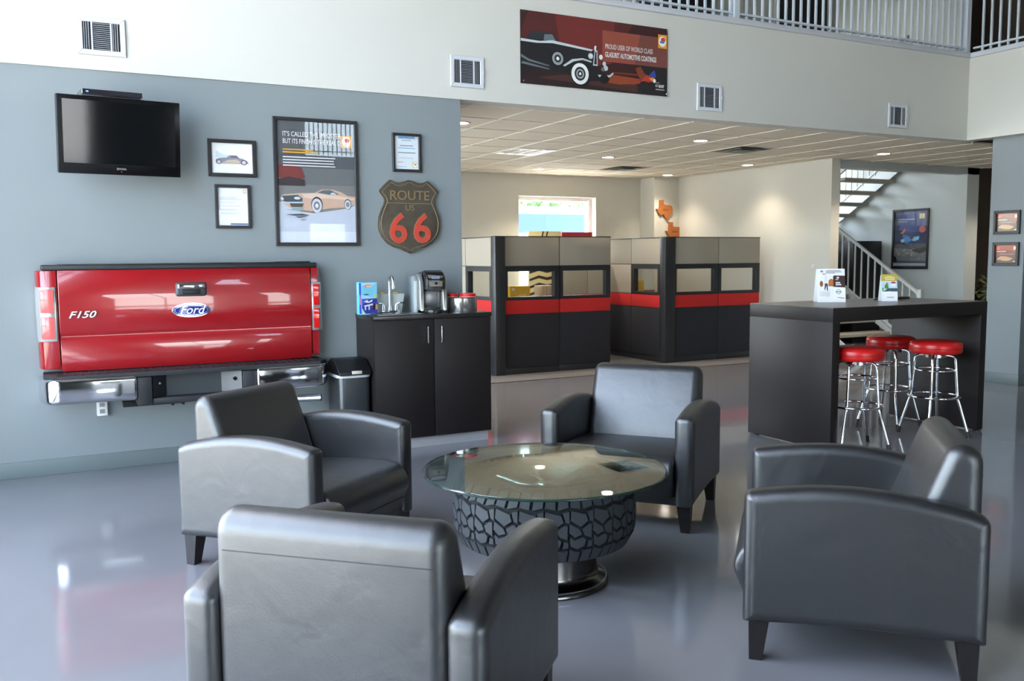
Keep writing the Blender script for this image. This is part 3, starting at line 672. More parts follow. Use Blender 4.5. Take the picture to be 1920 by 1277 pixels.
# pale caddy behind the faucet with packets
cy = thing('condiment_tub', 'pale grey open tub standing behind the faucet', 'tub', (2.525, 7.02, CZ))
b = B()
b.prism([(-.115, 0), (.115, 0), (.142, .155), (-.142, .155)], 'y', -.022, -.016).prism([(-.115, 0), (.115, 0), (.142, .155), (-.142, .155)], 'y', .036, .042)
b.prism([(-.115, 0), (-.111, 0), (-.138, .155), (-.142, .155)], 'y', -.016, .036).prism([(.115, 0), (.111, 0), (.138, .155), (.142, .155)], 'y', -.016, .036).box(-.111, .111, -.016, .036, 0, .004)
b.make('tub_shell', mat('tub_grey', (176, 184, 180), .45, var=(6, .02)), cy)
for x, lab in ((-.03, 'yellow sweetener packet sticking out of the tub, behind the spout'), (.085, 'yellow sweetener packet sticking out of the tub, right of the spout')):
    tag(B().box(2.515+x-.02, 2.515+x+.02, 7.025, 7.035, CZ+.005, CZ+.168, bev=.001).make('sweetener_packet', mat('packet_yellow', (206, 170, 70), .6, var=(20, .1)), None), lab, 'packet', 'packets in the tub')
# coffee maker
cm = thing('coffee_maker', 'black and silver single cup coffee maker on the counter', 'coffee maker', (2.845, 6.86, CZ), R(-8))
SILV = mat('silver_plastic', (186, 186, 182), .22, .75, var=(20, .05))
body = [(-.06, .0), (.145, .0), (.145, .26), (.12, .31), (.04, .335), (-.05, .33), (-.06, .26)]
B().prism([(y, z) for y, z in [(0.0, 0), (.145, 0), (.145, .28), (.10, .325), (0, .335)]], 'x', -.085, .105, bev=.015, seg=3).make('rear_body', mat('maker_black', (24, 23, 25), .25), cm)
B().prism([(-.125, .19), (-.02, .17), (.02, .20), (.06, .335), (-.03, .345), (-.09, .33), (-.13, .27)], 'x', -.07, .09, bev=.018, seg=3).make('brew_head', MATS['maker_black'], cm)
for x0_, x1_ in ((-.112, -.075), (.078, .115)):
    B().prism([(-.09, .02), (.10, .02), (.10, .27), (.06, .32), (-.02, .315), (-.07, .25)], 'x', x0_, x1_, bev=.010, seg=3).make('silver_side', SILV, cm)
B().prism([(-.02, .0), (.145, .0), (.145, .29), (.04, .30), (-.02, .26)], 'x', -.148, -.112, bev=.010, seg=2).make('water_tank', mat('smoky_tank', (150, 160, 162), .12, coat=1), cm)
B().box(-.055, .07, -.02, .002, .04, .19, bev=.004).make('brew_bay', mat('bay_steel', (112, 112, 116), .25, .7), cm)
B().lathe([(0, 0), (.082, 0), (.085, .012), (.08, .028), (0, .028)], 32, (.005, -.075)).make('drip_tray', MATS['maker_black'], cm)
cp_ = B().prism([(-.052, 0), (.052, 0), (.066, .09), (-.062, .10)], 'y', -.008, .008, bev=.006, seg=2).make('control_panel', mat('panel_pewter', (150, 142, 130), .3, .6), cm)
cp_.location = (.01, -.135, .215); cp_.rotation_euler = (R(-18), 0, 0)
B().box(-.033, .035, -.010, -.007, .045, .085).make('display_screen', mat('maker_display', (128, 132, 146), .15), cp_)
B().cyl((0, -.0115, .024), (0, -.006, .024), .012, n=16).make('brew_button', BLACKP, cp_)
# tin and jar lids
tn = thing('round_tin', 'round silver tin beside the coffee maker at the counter end', 'tin', (3.115, 6.83, CZ))
B().lathe([(0, 0), (.118, 0), (.12, .004), (.12, .112), (.112, .118), (0, .118)], 48).make('tin_body', mat('tin_mottled', (172, 172, 168), .2, .9, var=(26, .25)), tn)
B().ring((0, 0, .116), .118, .004, 48, 8).make('tin_rim', STEEL, tn)
def lid(x, y, r, lab, z):
    t = thing('red_canister', lab, 'canister', (x, y, z), 0, 'red canisters on the tin')
    B().lathe([(0, 0), (r, 0), (r+.002, .004), (r+.002, .026), (r-.004, .031), (0, .031)], 32).make('canister_body', REDV, t)
    B().ring((0, 0, .003), r+.002, .002, 32, 6).make('canister_rim', mat('lid_rim_white', (220, 214, 210), .4), t)
lid(3.15, 6.80, .066, 'flat red canister on the silver tin, toward the workstation', CZ+.1205); lid(3.045, 6.875, .042, 'smaller flat red canister on the silver tin, next to the coffee maker', CZ+.1205)
bt = thing('syrup_bottle', 'small white tapered bottle behind the coffee maker', 'bottle', (2.995, 7.01, CZ))
B().lathe([(0, 0), (.03, 0), (.032, .02), (.03, .15), (.018, .20), (.015, .235), (0, .235)], 24).make('bottle_body', mat('bottle_white', (206, 200, 196), .4), bt)
B().lathe([(0, .235), (.014, .235), (.014, .25), (.009, .252), (.009, .262), (.014, .264), (.014, .276), (0, .278)], 20).make('bottle_cap', TRIMW, bt)
# waste bin between bumper and cabinet
wb = thing('waste_bin', 'grey pedal bin with a black lid beside the cabinet', 'bin', (2.135, 6.86, 0))
def rr(w_, d_, r, n=6):
    pts = []
    for cx, cy_, a in ((w_-r, d_-r, 0), (-w_+r, d_-r, 90), (-w_+r, -d_+r, 180), (w_-r, -d_+r, 270)):
        for i in range(n+1): pts.append((cx+r*math.cos(R(a+90*i/n)), cy_+r*math.sin(R(a+90*i/n))))
    return pts
B().prism(rr(.128, .165, .05), 'z', .012, .60, bev=.006, seg=2).make('bin_body', mat('bin_grey', (66, 68, 70), .3, .5, var=(12, .06)), wb)
B().prism([(-.185, .615), (.17, .615), (.17, .68), (.05, .735), (-.06, .725), (-.185, .64)], 'x', -.132, .132, bev=.014, seg=3).make('bin_lid', BLACKP, wb)
B().prism(rr(.131, .168, .05), 'z', .595, .616, bev=.003, seg=1).make('liner_edge', mat('liner_white', (206, 208, 212), .6), wb)
B().box(-.03, .05, -.19, -.175, .625, .65, bev=.003).make('lid_latch', mat('latch_cream', (206, 192, 176), .5), wb)
B().box(-.05, .05, -.20, -.155, .01, .03, bev=.005).make('foot_pedal', BLACKP, wb)

# ================================================================== armchairs
W, D = .896, .83
def make_chair(label):
    t = thing('armchair', label, 'armchair', group='black leather club armchairs round the tyre table')
    aw = .112; zb = .146
    pr = [(-D/2, zb, .012), (-D/2, .598, .03)]
    for i in range(1, 14):
        u = i/14; pr.append((-D/2+u*D, .605+.034*u+.054*math.sin(PI*u)**.9, 0))
    pr += [(D/2, .640, .028), (D/2, zb, .012), (D/4, zb+.010, 0), (0, zb+.014, 0), (-D/4, zb+.010, 0)]
    for s_ in (-1, 1):
        a, b_ = (W/2-aw, W/2) if s_ > 0 else (-W/2, -W/2+aw)
        B().pill(pr, 'x', a, b_, .040, 6).make('arm', LEATHER, t, 60)
    yb = -D/2+.010
    bk = [(yb, zb+.01), (yb, .45), (yb, .70)]
    for i in range(11):
        a = R(180-i*15.5); bk.append((yb+.068+.068*math.cos(a), .770+.068*math.sin(a)))
    bk += [(-.222, .66), (-.165, .50), (-.135, .40), (-.135, zb+.01)]
    bo = B().pill(bk, 'x', -W/2+aw-.006, W/2-aw+.006, .050, 7).make('backrest', LEATHER, t, 60)
    B().tube([(-W/2+aw+.03, yb+.0005, .730), (W/2-aw-.03, yb+.0005, .730)], .0016, 6).make('seam', SEAM, bo)
    st = ([(-.15, .19, 0), (-.15, .415, 0), (.10, .432, 0), (.30, .437, 0), (.385, .425, .02), (.432, .392, .02), (.455, .345, .02), (.455, .310, .02), (.43, .25, .02), (.405, .19, 0)])
    se = B().pill(st, 'x', -W/2+aw-.003, W/2-aw+.003, .026, 5).make('seat', LEATHER, t, 60)
    B().pill([(-D/2+.03, zb+.004), (.392, zb+.004), (.402, .20), (-D/2+.03, .20)], 'x', -W/2+aw-.02, W/2-aw+.02, .01, 2).make('front_rail', LEATHER, t, 60)
    B().tube([(-W/2+aw+.03, .433, .252), (W/2-aw-.03, .433, .252)], .0016, 6).make('seam', SEAM, se)
    for sx in (-1, 1):
        for sy in (-1, 1):
            x, y = sx*(W/2-.06), sy*(D/2-.06); b = B(); bm = b.bm
            tp = [(x-.038, y-.038), (x+.038, y-.038), (x+.038, y+.038), (x-.038, y+.038)]
            q = .024
            ex, ey = x+sx*.010, y+sy*.010
            bt_ = [(ex-q, ey-q), (ex+q, ey-q), (ex+q, ey+q), (ex-q, ey+q)]
            A = [bm.verts.new((*p, zb+.02)) for p in tp]; C = [bm.verts.new((*p, 0)) for p in bt_]
            bm.faces.new(A); bm.faces.new(C[::-1])
            for i in range(4): bm.faces.new((A[i], C[i], C[(i+1)%4], A[(i+1)%4]))
            b.make('leg', LEGW, t)
    return t
ch = make_chair('black leather armchair on the left, in front of the tailgate, seen from its side')
ch.location = (1.162, 4.596, 0); ch.rotation_euler = (0, 0, R(-52.6-90))
dup(ch, (.909, 2.57, 0), R(46.2-90), 'nearest black leather armchair, seen from behind at the bottom of the view')
dup(ch, (3.124, 4.40, 0), R(219.4-90), 'black leather armchair behind the tyre table, facing the viewer')
dup(ch, (2.879, 2.522, 0), R(135.4-90), 'black leather armchair on the right, turned to the left, in front of the bar table')

# ================================================================== tyre table
TT = thing('tyre_coffee_table', 'round glass coffee table on a truck tyre and wheel', 'coffee table', (2.059, 3.617, 0))
ZT = .535
B().lathe([(0, ZT-.0125), (.562, ZT-.0125), (.567, ZT-.008), (.567, ZT-.004), (.5635, ZT), (0, ZT)], 96).make('glass_top', TGLASS, TT)
B().lathe([(.566, ZT-.0115), (.5695, ZT-.008), (.5695, ZT-.004), (.566, ZT-.001)], 96, closed=True).make('polished_edge', mat('green_glass_edge', (38, 54, 49), .08, var=(4, .05)), TT)
T0, T1 = .205, ZT-.018
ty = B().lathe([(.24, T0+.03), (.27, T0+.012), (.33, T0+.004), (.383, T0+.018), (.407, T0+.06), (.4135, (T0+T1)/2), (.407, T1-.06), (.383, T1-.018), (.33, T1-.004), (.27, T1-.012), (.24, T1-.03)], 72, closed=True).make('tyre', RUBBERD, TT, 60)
# tread blocks: rings of irregular blocks standing proud of the carcass
def rz_at(z):
    u = (z-T0)/(T1-T0); return .412-.030*abs(2*u-1)**5-.008*(2*u-1)**2
def block(pts, proud=.017):
    """pts: (angle deg, height fraction) polygon on the tread surface"""
    b = B(); bm = b.bm; inn, out = [], []
    ca = sum(p[0] for p in pts)/len(pts); cz = sum(p[1] for p in pts)/len(pts)
    for a, u in pts:
        z = T0+u*(T1-T0); r = rz_at(z)
        inn.append(bm.verts.new((r*math.cos(R(a)), r*math.sin(R(a)), z)))
        a2 = ca+(a-ca)*.93; u2 = cz+(u-cz)*.93; z2 = T0+u2*(T1-T0); r2 = rz_at(z2)+proud
        out.append(bm.verts.new((r2*math.cos(R(a2)), r2*math.sin(R(a2)), z2)))
    bm.faces.new(out); n = len(pts)
    for i in range(n): bm.faces.new((inn[i], inn[(i+1)%n], out[(i+1)%n], out[i]))
    return b.mesh('tread_block', RUBBER, 25)
NB = 24; st_ = 360/NB
def row(polys):
    for pts in polys:
        me = block([(a*st_, u) for a, u in pts])
        for k in range(NB):
            o = link('tread_block', me, ty); o.rotation_euler = (0, 0, R(k*st_))
row([[(.03, .80), (.45, .77), (.52, 1.0), (.12, 1.0)], [(.54, .765), (.97, .80), (1.05, 1.0), (.62, 1.0)],
     [(.02, .62), (.45, .52), (.78, .60), (.70, .70), (.40, .73), (.05, .765)], [(.84, .60), (1.0, .58), (1.0, .755), (.76, .735), (.76, .70)],
     [(-.04, .46), (.20, .38), (.52, .42), (.42, .495), (.0, .585)], [(.60, .40), (.92, .35), (.93, .555), (.80, .565), (.50, .49)],
     [(.02, .26), (.30, .21), (.62, .25), (.70, .345), (.55, .385), (.20, .345), (.0, .40)], [(.72, .23), (.96, .24), (.95, .32), (.78, .335)],
     [(.0, 0), (.42, 0), (.46, .17), (.27, .18), (.0, .225)], [(.50, 0), (.92, 0), (.96, .20), (.70, .195), (.54, .20)]])
# wheel seen through the glass, and the upturned wheel that makes the base
wh_ = B().lathe([(.235, T1-.03), (.262, T1-.010), (.268, T1-.004), (.258, T1-.002), (.240, T1-.02), (.225, T1-.06), (.215, T1-.14), (.06, T1-.15), (0, T1-.15), (0, T1-.155), (.22, T1-.155)], 64).make('wheel_rim', DKMETAL, TT, 50)
for k in range(6):
    a = R(k*60+12); c, s_ = math.cos(a), math.sin(a)
    p = []
    B().tube([(c*.03, s_*.03, T1-.085), (c*.12, s_*.12, T1-.075), (c*.232, s_*.232, T1-.045)], [.030, .022, .026], 10).make('spoke', CHROME, wh_, 60)
B().lathe([(0, T1-.05), (.035, T1-.052), (.045, T1-.07), (.05, T1-.15)], 32).make('hub_cap', CHROME, wh_)
for k in range(6):
    a = R(k*60+42); B().cyl((.075*math.cos(a), .075*math.sin(a), T1-.15), (.075*math.cos(a), .075*math.sin(a), T1-.10), .012, .010, 8).make('lug_nut', STEEL, wh_)
B().lathe([(.20, T0+.02), (.250, T0+.01), (.246, .075), (.250, .058), (.262, .045), (.284, .034), (.300, .022), (.302, .008), (.294, 0), (.20, 0)], 72).make('wheel_base', DKMETAL, TT, 50)
B().ring((0, 0, .028), .292, .005, 72, 8).make('base_lip', STEEL, TT)

# ================================================================== bar table, stools, brochures
bar = thing('bar_table', 'tall dark brown bar table with slab ends', 'table', (5.305, 4.90, 0))
BL, BD, BZ = 1.815, .90, 1.115
B().box(0, BL, 0, BD, BZ-.11, BZ-.004, bev=.002).make('table_apron', ESP, bar)
B().box(.001, BL-.001, .001, BD-.001, BZ-.0045, BZ).make('table_top', ESPTOP, bar)
B().box(0, .078, 0, BD, .015, BZ-.11, bev=.002).make('end_panel', ESP, bar)
B().box(BL-.078, BL, 0, BD, .015, BZ-.11, bev=.002).make('end_panel', ESP, bar)
B().box(1.05, 1.056, .002, BD-.002, BZ, BZ+.0008).make('top_pale_line', mat('line_beige', (150, 140, 126), .4), bar)  # thin beige line drawn across the table top, front to back
for x in (.02, BL-.06):
    for y in (.05, BD-.08): B().box(x, x+.04, y, y+.03, 0, .016).make('foot_pad', BLACKP, bar)
def make_stool(label):
    t = thing('bar_stool', label, 'stool', group='red and chrome bar stools')
    B().lathe([(0, .695), (.185, .695), (.200, .702), (.205, .72), (.205, .765), (.198, .785), (.17, .797), (.08, .802), (0, .803)], 48).make('seat', REDV, t, 50)
    B().ring((0, 0, .742), .2055, .0025, 48, 6).make('seat_piping', mat('red_piping', (150, 20, 20), .4), t)
    B().cyl((0, 0, .66), (0, 0, .696), .09, n=24).make('swivel_plate', STEEL, t)
    for k in range(4):
        a = R(20+90*k); c, s_ = math.cos(a), math.sin(a)
        p = [(0, .676), (.06, .678), (.115, .676), (.140, .668), (.153, .648), (.158, .60), (.176, .36), (.180, .315), (.192, .285), (.262, .045)]
        B().tube([(r*c, r*s_, z) for r, z in p], .0115, 10).make('leg', CHROME, t, 60)
        B().cyl((.259*c, .259*s_, .055), (.270*c, .270*s_, 0), .0135, .0145, 12).make('foot_cap', BLACKP, t)
    B().ring((0, 0, .555), .150, .008, 48, 8).make('upper_ring', CHROME, t, 60)
    B().ring((0, 0, .335), .200, .0105, 56, 8).make('foot_ring', CHROME, t, 60)
    return t
s0 = make_stool('red topped chrome bar stool partly hidden by the left slab of the bar table'); s0.location = (5.655, 4.97, 0)
dup(s0, (6.60, 4.99, 0), R(10), 'red topped chrome bar stool at the right, in front of the right slab')
dup(s0, (6.64, 5.47, 0), R(35), 'red topped chrome bar stool at the back, behind the other two')
def leaflet(name, lab, W_, H_, loc, rz, layers):
    t = thing(name, lab, 'brochure', loc, rz)
    o = B().box(0, W_, -.002, 0, 0, H_).make('front_sheet', PAPER, t); o.rotation_euler = (R(-10), 0, 0)
    a = art('print', t, W_, H_, layers, y=-.0024); a.rotation_euler = (R(-10), 0, 0)
    o = B().box(0, W_, .0, .002, 0, H_*.97).make('rear_support', PAPER, t); o.rotation_euler = (R(12), 0, 0); o.location = (0, H_*.41, 0)
    return t
bro1 = [((240, 240, 240), FULL), ((62, 40, 38), [(.58, .46), (.58, .77), (.62, .80), (1, .79), (1, .44)]), ((190, 110, 40), [(.40, .48), (.42, .66), (.50, .70), (.58, .68), (.58, .47)]), ((150, 80, 40), ell(.16, .55, .06, .09)), ((226, 226, 230), [(.26, .52), (.28, .80), (.36, .80), (.38, .56)]), ((54, 56, 80), [(.26, .36), (.28, .56), (.38, .56), (.38, .34), (.35, .34), (.33, .5), (.29, .37)]), ((200, 60, 60), rect(.2, .32, .83, .85)),
        ((226, 226, 226), rect(.56, 1, .02, .43)), ((244, 244, 244), rect(.565, 1, .03, .425)), ((110, 116, 130), ell(.76, .31, .085, .07)), ((242, 242, 242), ell(.76, .31, .068, .055)), ((110, 116, 130), rect(.66, .86, .297, .322)), ((190, 40, 50), [(.66, .15), (.95, .10), (.95, .125), (.8, .145)]), ((206, 170, 160), rect(.66, .76, .66, .69)), ((226, 220, 216), rect(.66, .86, .50, .54)), ((226, 220, 216), rect(.66, .82, .56, .60)), ((206, 206, 206), ell(.74, .73, .05, .03)),
        ((140, 140, 144), rect(.32, .84, .93, .95)), ((150, 150, 154), rect(.32, .88, .895, .912)), ((150, 150, 154), rect(.32, .64, .862, .878)), ((150, 150, 154), ell(.17, .92, .05, .03))]
for z in (.30, .27, .24, .21, .18): bro1.append(((196, 196, 198), rect(.08, .44, z, z+.012)))
leaflet('counter_card', 'white folded card with a black and orange picture on the bar table', .235, .285, (5.815, 5.545, BZ+.001), R(-30), bro1)
bro2 = [((236, 236, 236), FULL), ((190, 166, 56), rect(0, 1, .75, 1)), ((226, 214, 150), rect(.3, .72, .91, .935)), ((232, 222, 170), rect(.2, .86, .85, .885)), ((232, 222, 170), rect(.26, .84, .79, .82)), ((190, 214, 222), rect(0, 1, .46, .74)), ((60, 150, 70), [(.2, .46), (.22, .62), (.42, .64), (.46, .48)]), ((214, 120, 100), ell(.36, .66, .08, .04)), ((176, 50, 70), ell(.76, .69, .15, .035)), ((226, 230, 240), ell(.76, .60, .2, .06)), ((70, 84, 100), [(.1, .36), (.4, .48), (1, .48), (1, .36)]), ((90, 170, 90), rect(.04, .14, .37, .5)), ((240, 240, 244), [(0, 0), (1, 0), (1, .33), (.5, .37), (0, .33)]), ((206, 180, 150), rect(.34, .76, .12, .165))]
leaflet('leaflet_holder', 'narrow leaflet with a yellow heading standing on the bar table', .132, .232, (6.375, 5.36, BZ+.001), R(-32), bro2)
fo = thing('dark_folder', 'dark folded folder lying at the back of the bar table', 'folder', (6.62, 5.50, BZ), R(6))
B().box(0, .33, 0, .10, 0, .02, bev=.003).make('folder_cover', mat('folder_brown', (66, 52, 50), .4), fo)
B().tube([(-.16, .02, .008), (.02, .03, .012)], .007, 8).make('pen', BLACKP, fo)

# ================================================================== workstations
CYF = 10.25; CH = 1.78
def panel_face(par, x0, x1, y, glassy, hand=0, axis='x', zt=CH):
    """one workstation panel: fabric tiles, red band, window or second tile; thickness .07 behind the face"""
    g = .006
    def bx(name, m_, a, b_, z0, z1, d0=0.0, d1=.07, bev=.004):
        if axis == 'x': return B().box(a, b_, y+d0, y+d1, z0, z1, bev=bev).make(name, m_, par)
        return B().box(y+d0, y+d1, a, b_, z0, z1, bev=bev).make(name, m_, par)
    bx('kick_plate', CUBF, x0, x1, 0, .085, .012, .06)
    bx('charcoal_tile', CUBD, x0+g, x1-g, .09, .772)
    bx('red_tile', CUBR, x0+g, x1-g, .780, .958)
    bx('beige_tile', CUBB, x0+g, x1-g, 1.398, zt-.012)
    bx('top_cap', CUBF, x0, x1, zt-.012, zt, -.002, .072, .002)
    if glassy:
        fr = B(); fwd = .045
        for a, b_, z0, z1 in ((x0+g, x1-g, .965, 1.0), (x0+g, x1-g, 1.328, 1.392), (x0+g, x0+g+fwd, 1.0, 1.328), (x1-g-fwd*1.6, x1-g, 1.0, 1.328)):
            if axis == 'x': fr.box(a, b_, y-.004, y+.074, z0, z1)
            else: fr.box(y-.004, y+.074, a, b_, z0, z1)
        f = fr.make('window_frame', CUBF, par)
        a, b_ = x0+g+fwd, x1-g-fwd*1.6
        if axis == 'x': B().box(a, b_, y+.03, y+.036, 1.0, 1.328).make('window_pane', PANE, f)
        else: B().box(y+.03, y+.036, a, b_, 1.0, 1.328).make('window_pane', PANE, f)
    else:
        bx('beige_tile', CUBB, x0+g, x1-g, .966, 1.390)
    bx('panel_core', CUBF, x0, x1, .085, zt-.012, .008, .062, 0)
def core_fix(): pass
def workstation(label, xp0, xp1, xs, side_ys):
    t = thing('workstation', label, 'cubicle', (0, 0, 0), 0, 'cubicle workstations in the office area')
    B().box(xp0, xp1, CYF-.05, CYF+.085, 0, CH, bev=.012, seg=2).make('corner_post', CUBF, t)
    for a, b_ in zip(xs[:-1], xs[1:]): panel_face(t, a, b_, CYF, True)
    for (a, b_, gl) in side_ys: panel_face(t, a, b_, xp0+.012, gl, axis='y', zt=CH-.006)
    return t
# window panels must stay open: build cores only where there is fabric
_pf = panel_face
def panel_face(par, x0, x1, y, glassy, hand=0, axis='x', zt=CH):
    n0 = set(par.children)
    _pf(par, x0, x1, y, glassy, hand, axis, zt)
    for o in set(par.children)-n0:
        if o.name.startswith('panel_core') and glassy:
            me = o.data; bpy.data.objects.remove(o)
            b = B()
            for z0, z1 in ((.085, .966), (1.392, zt-.012)):
                if axis == 'x': b.box(x0, x1, y+.008, y+.062, z0, z1)
                else: b.box(y+.008, y+.062, x0, x1, z0, z1)
            b.make('panel_core', CUBF, par)
ws1 = workstation('nearer grey and red cubicle workstation beside the coffee cabinet', 5.112, 5.258, (5.262, 6.082, 6.888), [(10.34, 11.12, True), (11.12, 11.9, False)])
ws2 = workstation('grey and red cubicle workstation further right, by the bar table', 7.768, 7.950, (7.954, 8.765, 9.555), [(10.34, 11.04, True), (11.04, 11.74, False), (11.74, 12.44, False)])
# inside: worktops and the things on them
def desk(lab, x0, x1, y0, y1):
    t = thing('worktop', lab, 'desk', (x0, y0, 0))
    B().box(0, x1-x0, 0, y1-y0, .70, .735, bev=.004).make('desk_top', mat('desk_grey', (176, 172, 164), .4), t)
    for x in (.05, x1-x0-.09): B().box(x, x+.04, .06, y1-y0-.06, 0, .70).make('desk_support', CUBF, t)
    return t
desk('grey worktop inside the nearer workstation', 5.25, 7.6, 11.95, 12.65)
desk('grey worktop inside the right workstation', 7.86, 9.3, 11.95, 12.6)
ins_ = thing('cubicle_divider', 'low beige and red divider inside the nearer workstation', 'divider', (0, 0, 0))
for a, b_ in ((6.93, 7.34), (7.35, 7.74)):
    B().box(a, b_, 11.55, 11.60, .95, 1.42, bev=.004).make('beige_tile', CUBB, ins_)
    B().box(a, b_, 11.548, 11.602, .78, .94, bev=.004).make('red_tile', CUBR, ins_)
B().box(6.93, 7.74, 11.55, 11.60, 0, .77).make('charcoal_tile', CUBD, ins_)
def smallbox(name, lab, cat, x0, x1, y0, y1, z0, z1, rgb, extra=None):
    t = thing(name, lab, cat, (x0, y0, z0))
    B().box(0, x1-x0, 0, y1-y0, 0, z1-z0, bev=.004).make('body', mat(name+'_skin_%d_%d_%d' % rgb, rgb, .5, var=(12, .05)), t)
    if extra: art('face_print', t, x1-x0, z1-z0, extra, y=-.0006)
    return t
smallbox('yellow_carton', 'yellow carton on the worktop seen through the nearer workstation window', 'carton', 6.26, 6.60, 12.0, 12.2, .736, 1.075, (222, 178, 40), [((222, 178, 40), FULL), ((236, 214, 120), rect(.3, .8, .45, .62)), ((60, 60, 50), rect(.36, .38, .45, .62)), ((240, 240, 236), ell(.15, .86, .08, .06))])
smallbox('letter_tray', 'tan letter sorter beside the yellow carton', 'tray', 6.84, 7.08, 12.05, 12.3, .736, 1.07, (190, 170, 146), [((190, 170, 146), FULL), ((150, 128, 104), rect(.3, .34, .05, .95)), ((150, 128, 104), rect(.62, .66, .05, .95))])
zb_ = [((214, 202, 150), FULL)]
for k in range(9):
    z = .05+k*.10; zb_.append(((52, 36, 34), [(0, z), (.3, z+.05), (.55, z+.02), (1, z+.06), (1, z+.02), (.55, z-.02), (.3, z+.012), (0, z-.03)]))
zb_ += [((60, 34, 30), [(.36, .90), (.42, 1), (.46, 1), (.41, .90)]), ((60, 34, 30), [(.50, .90), (.55, 1), (.60, 1), (.54, .9)])]
smallbox('patterned_board', 'cream and brown patterned board leaning below the far window', 'board', 7.06, 7.66, 12.86, 12.90, .736, 1.925, (206, 196, 150), zb_)
smallbox('red_carton', 'long red carton on the sill of the far window', 'carton', 7.68, 8.27, 12.86, 12.96, 1.70, 1.915, (176, 30, 34), None)
smallbox('low_cabinet', 'low grey cabinet under the far window', 'cabinet', 7.67, 8.5, 12.80, 12.995, 0, 1.70, (150, 146, 140), None)
smallbox('yellow_bin', 'mustard yellow box seen through the right workstation side window', 'box', 8.50, 8.78, 12.1, 12.4, .736, 1.12, (196, 166, 24), None)
mug = thing('green_mug', 'small bright green mug on the mustard yellow box', 'mug', (8.60, 12.2, 1.121))
B().lathe([(0, 0), (.035, 0), (.038, .01), (.038, .075), (.033, .075), (.033, .01), (0, .01)], 24).make('cup', mat('mug_green', (150, 200, 40), .4), mug)
B().tube([(.036, 0, .06), (.06, 0, .055), (.06, 0, .025), (.036, 0, .018)], .005, 8).make('handle', MATS['mug_green'], mug)
cb_ = thing('desk_chair', 'cream moulded desk chair inside the right workstation', 'chair', (8.95, 11.70, 0))
B().prism([(-.22, .62), (.22, .62), (.24, .95), (.20, 1.12), (.10, 1.15), (-.10, 1.15), (-.20, 1.12), (-.24, .95)], 'y', -.03, .03, bev=.02, seg=3).make('backrest', mat('cream_plastic', (206, 186, 150), .5, var=(8, .03)), cb_)
B().box(-.23, .23, -.45, .03, .43, .48, bev=.02).make('seat', MATS['cream_plastic'], cb_)
B().cyl((0, -.2, .08), (0, -.2, .43), .03, n=14).make('gas_column', STEEL, cb_)
B().box(-.03, .03, .0, .04, .45, .65).make('back_support', BLACKP, cb_)
for k in range(5):
    a = R(72*k+10); B().tube([(0, -.2, .10), (.27*math.cos(a), -.2+.27*math.sin(a), .04)], .018, 8).make('leg', BLACKP, cb_)
    B().cyl((.27*math.cos(a)-.015, -.2+.27*math.sin(a), .025), (.27*math.cos(a)+.015, -.2+.27*math.sin(a), .025), .025, n=12).make('caster', BLACKP, cb_)
picture('desk_picture', 'black framed photo standing behind the right workstation window', 'picture', .26, .34, .03, (9.53, 12.595, .93), 0, [((232, 232, 230), FULL), ((70, 84, 100), rect(.22, .78, .35, .75)), ((120, 130, 140), rect(.22, .78, .5, .58))])
smallbox('filing_box', 'dark red flat box on the worktop of the right workstation', 'box', 9.05, 9.29, 12.15, 12.5, .736, .94, (120, 40, 44), None)
# Texas cut-outs on the column
TX = [(.20, 1), (.44, 1), (.44, .78), (.60, .74), (.80, .76), (.93, .70), (.98, .52), (.94, .36), (.78, .24), (.70, .12), (.72, .0), (.60, .03), (.52, .12), (.44, .28), (.34, .30), (.27, .22), (.18, .30), (.10, .44), (0, .56), (.20, .56)]
def texas(x, z, lab):
    t = thing('texas_cutout', lab, 'plaque', (x, 12.6, z), 0, 'wooden Texas plaques on the column')
    B().prism([(u*.36, v*.34) for u, v in TX], 'y', -.03, -.001, bev=.004, seg=1).make('wood_plate', mat('stained_oak', (168, 100, 48), .5, var=(9, .15), stretch=(1, 1, 5)), t)
    text('engraved_lettering', 'TEXAS', .04, mat('burnt_wood', (96, 54, 28), .6), t, (.19, -.031, .16), .0006, 'CENTER')
    text('star_mark', '*', .07, MATS['burnt_wood'], t, (.115, -.031, .24), .0006, 'CENTER')
texas(9.375, 2.12, 'upper Texas shaped wooden plaque on the column'); texas(9.575, 1.75, 'lower Texas shaped wooden plaque, just above the workstation panel')
# white thermostat on the office wall
th = thing('wall_sensor', 'small white sensor on the pale wall behind the counter card', 'sensor', (9.869, 9.49, 1.33), R(-90))
B().box(-.025, .025, -.02, 0, 0, .04, bev=.004).make('sensor_cover', PAPER, th); B().box(-.01, .01, -.0215, -.019, .012, .026).make('sensor_lens', mat('lens_grey', (190, 190, 190), .3), th)

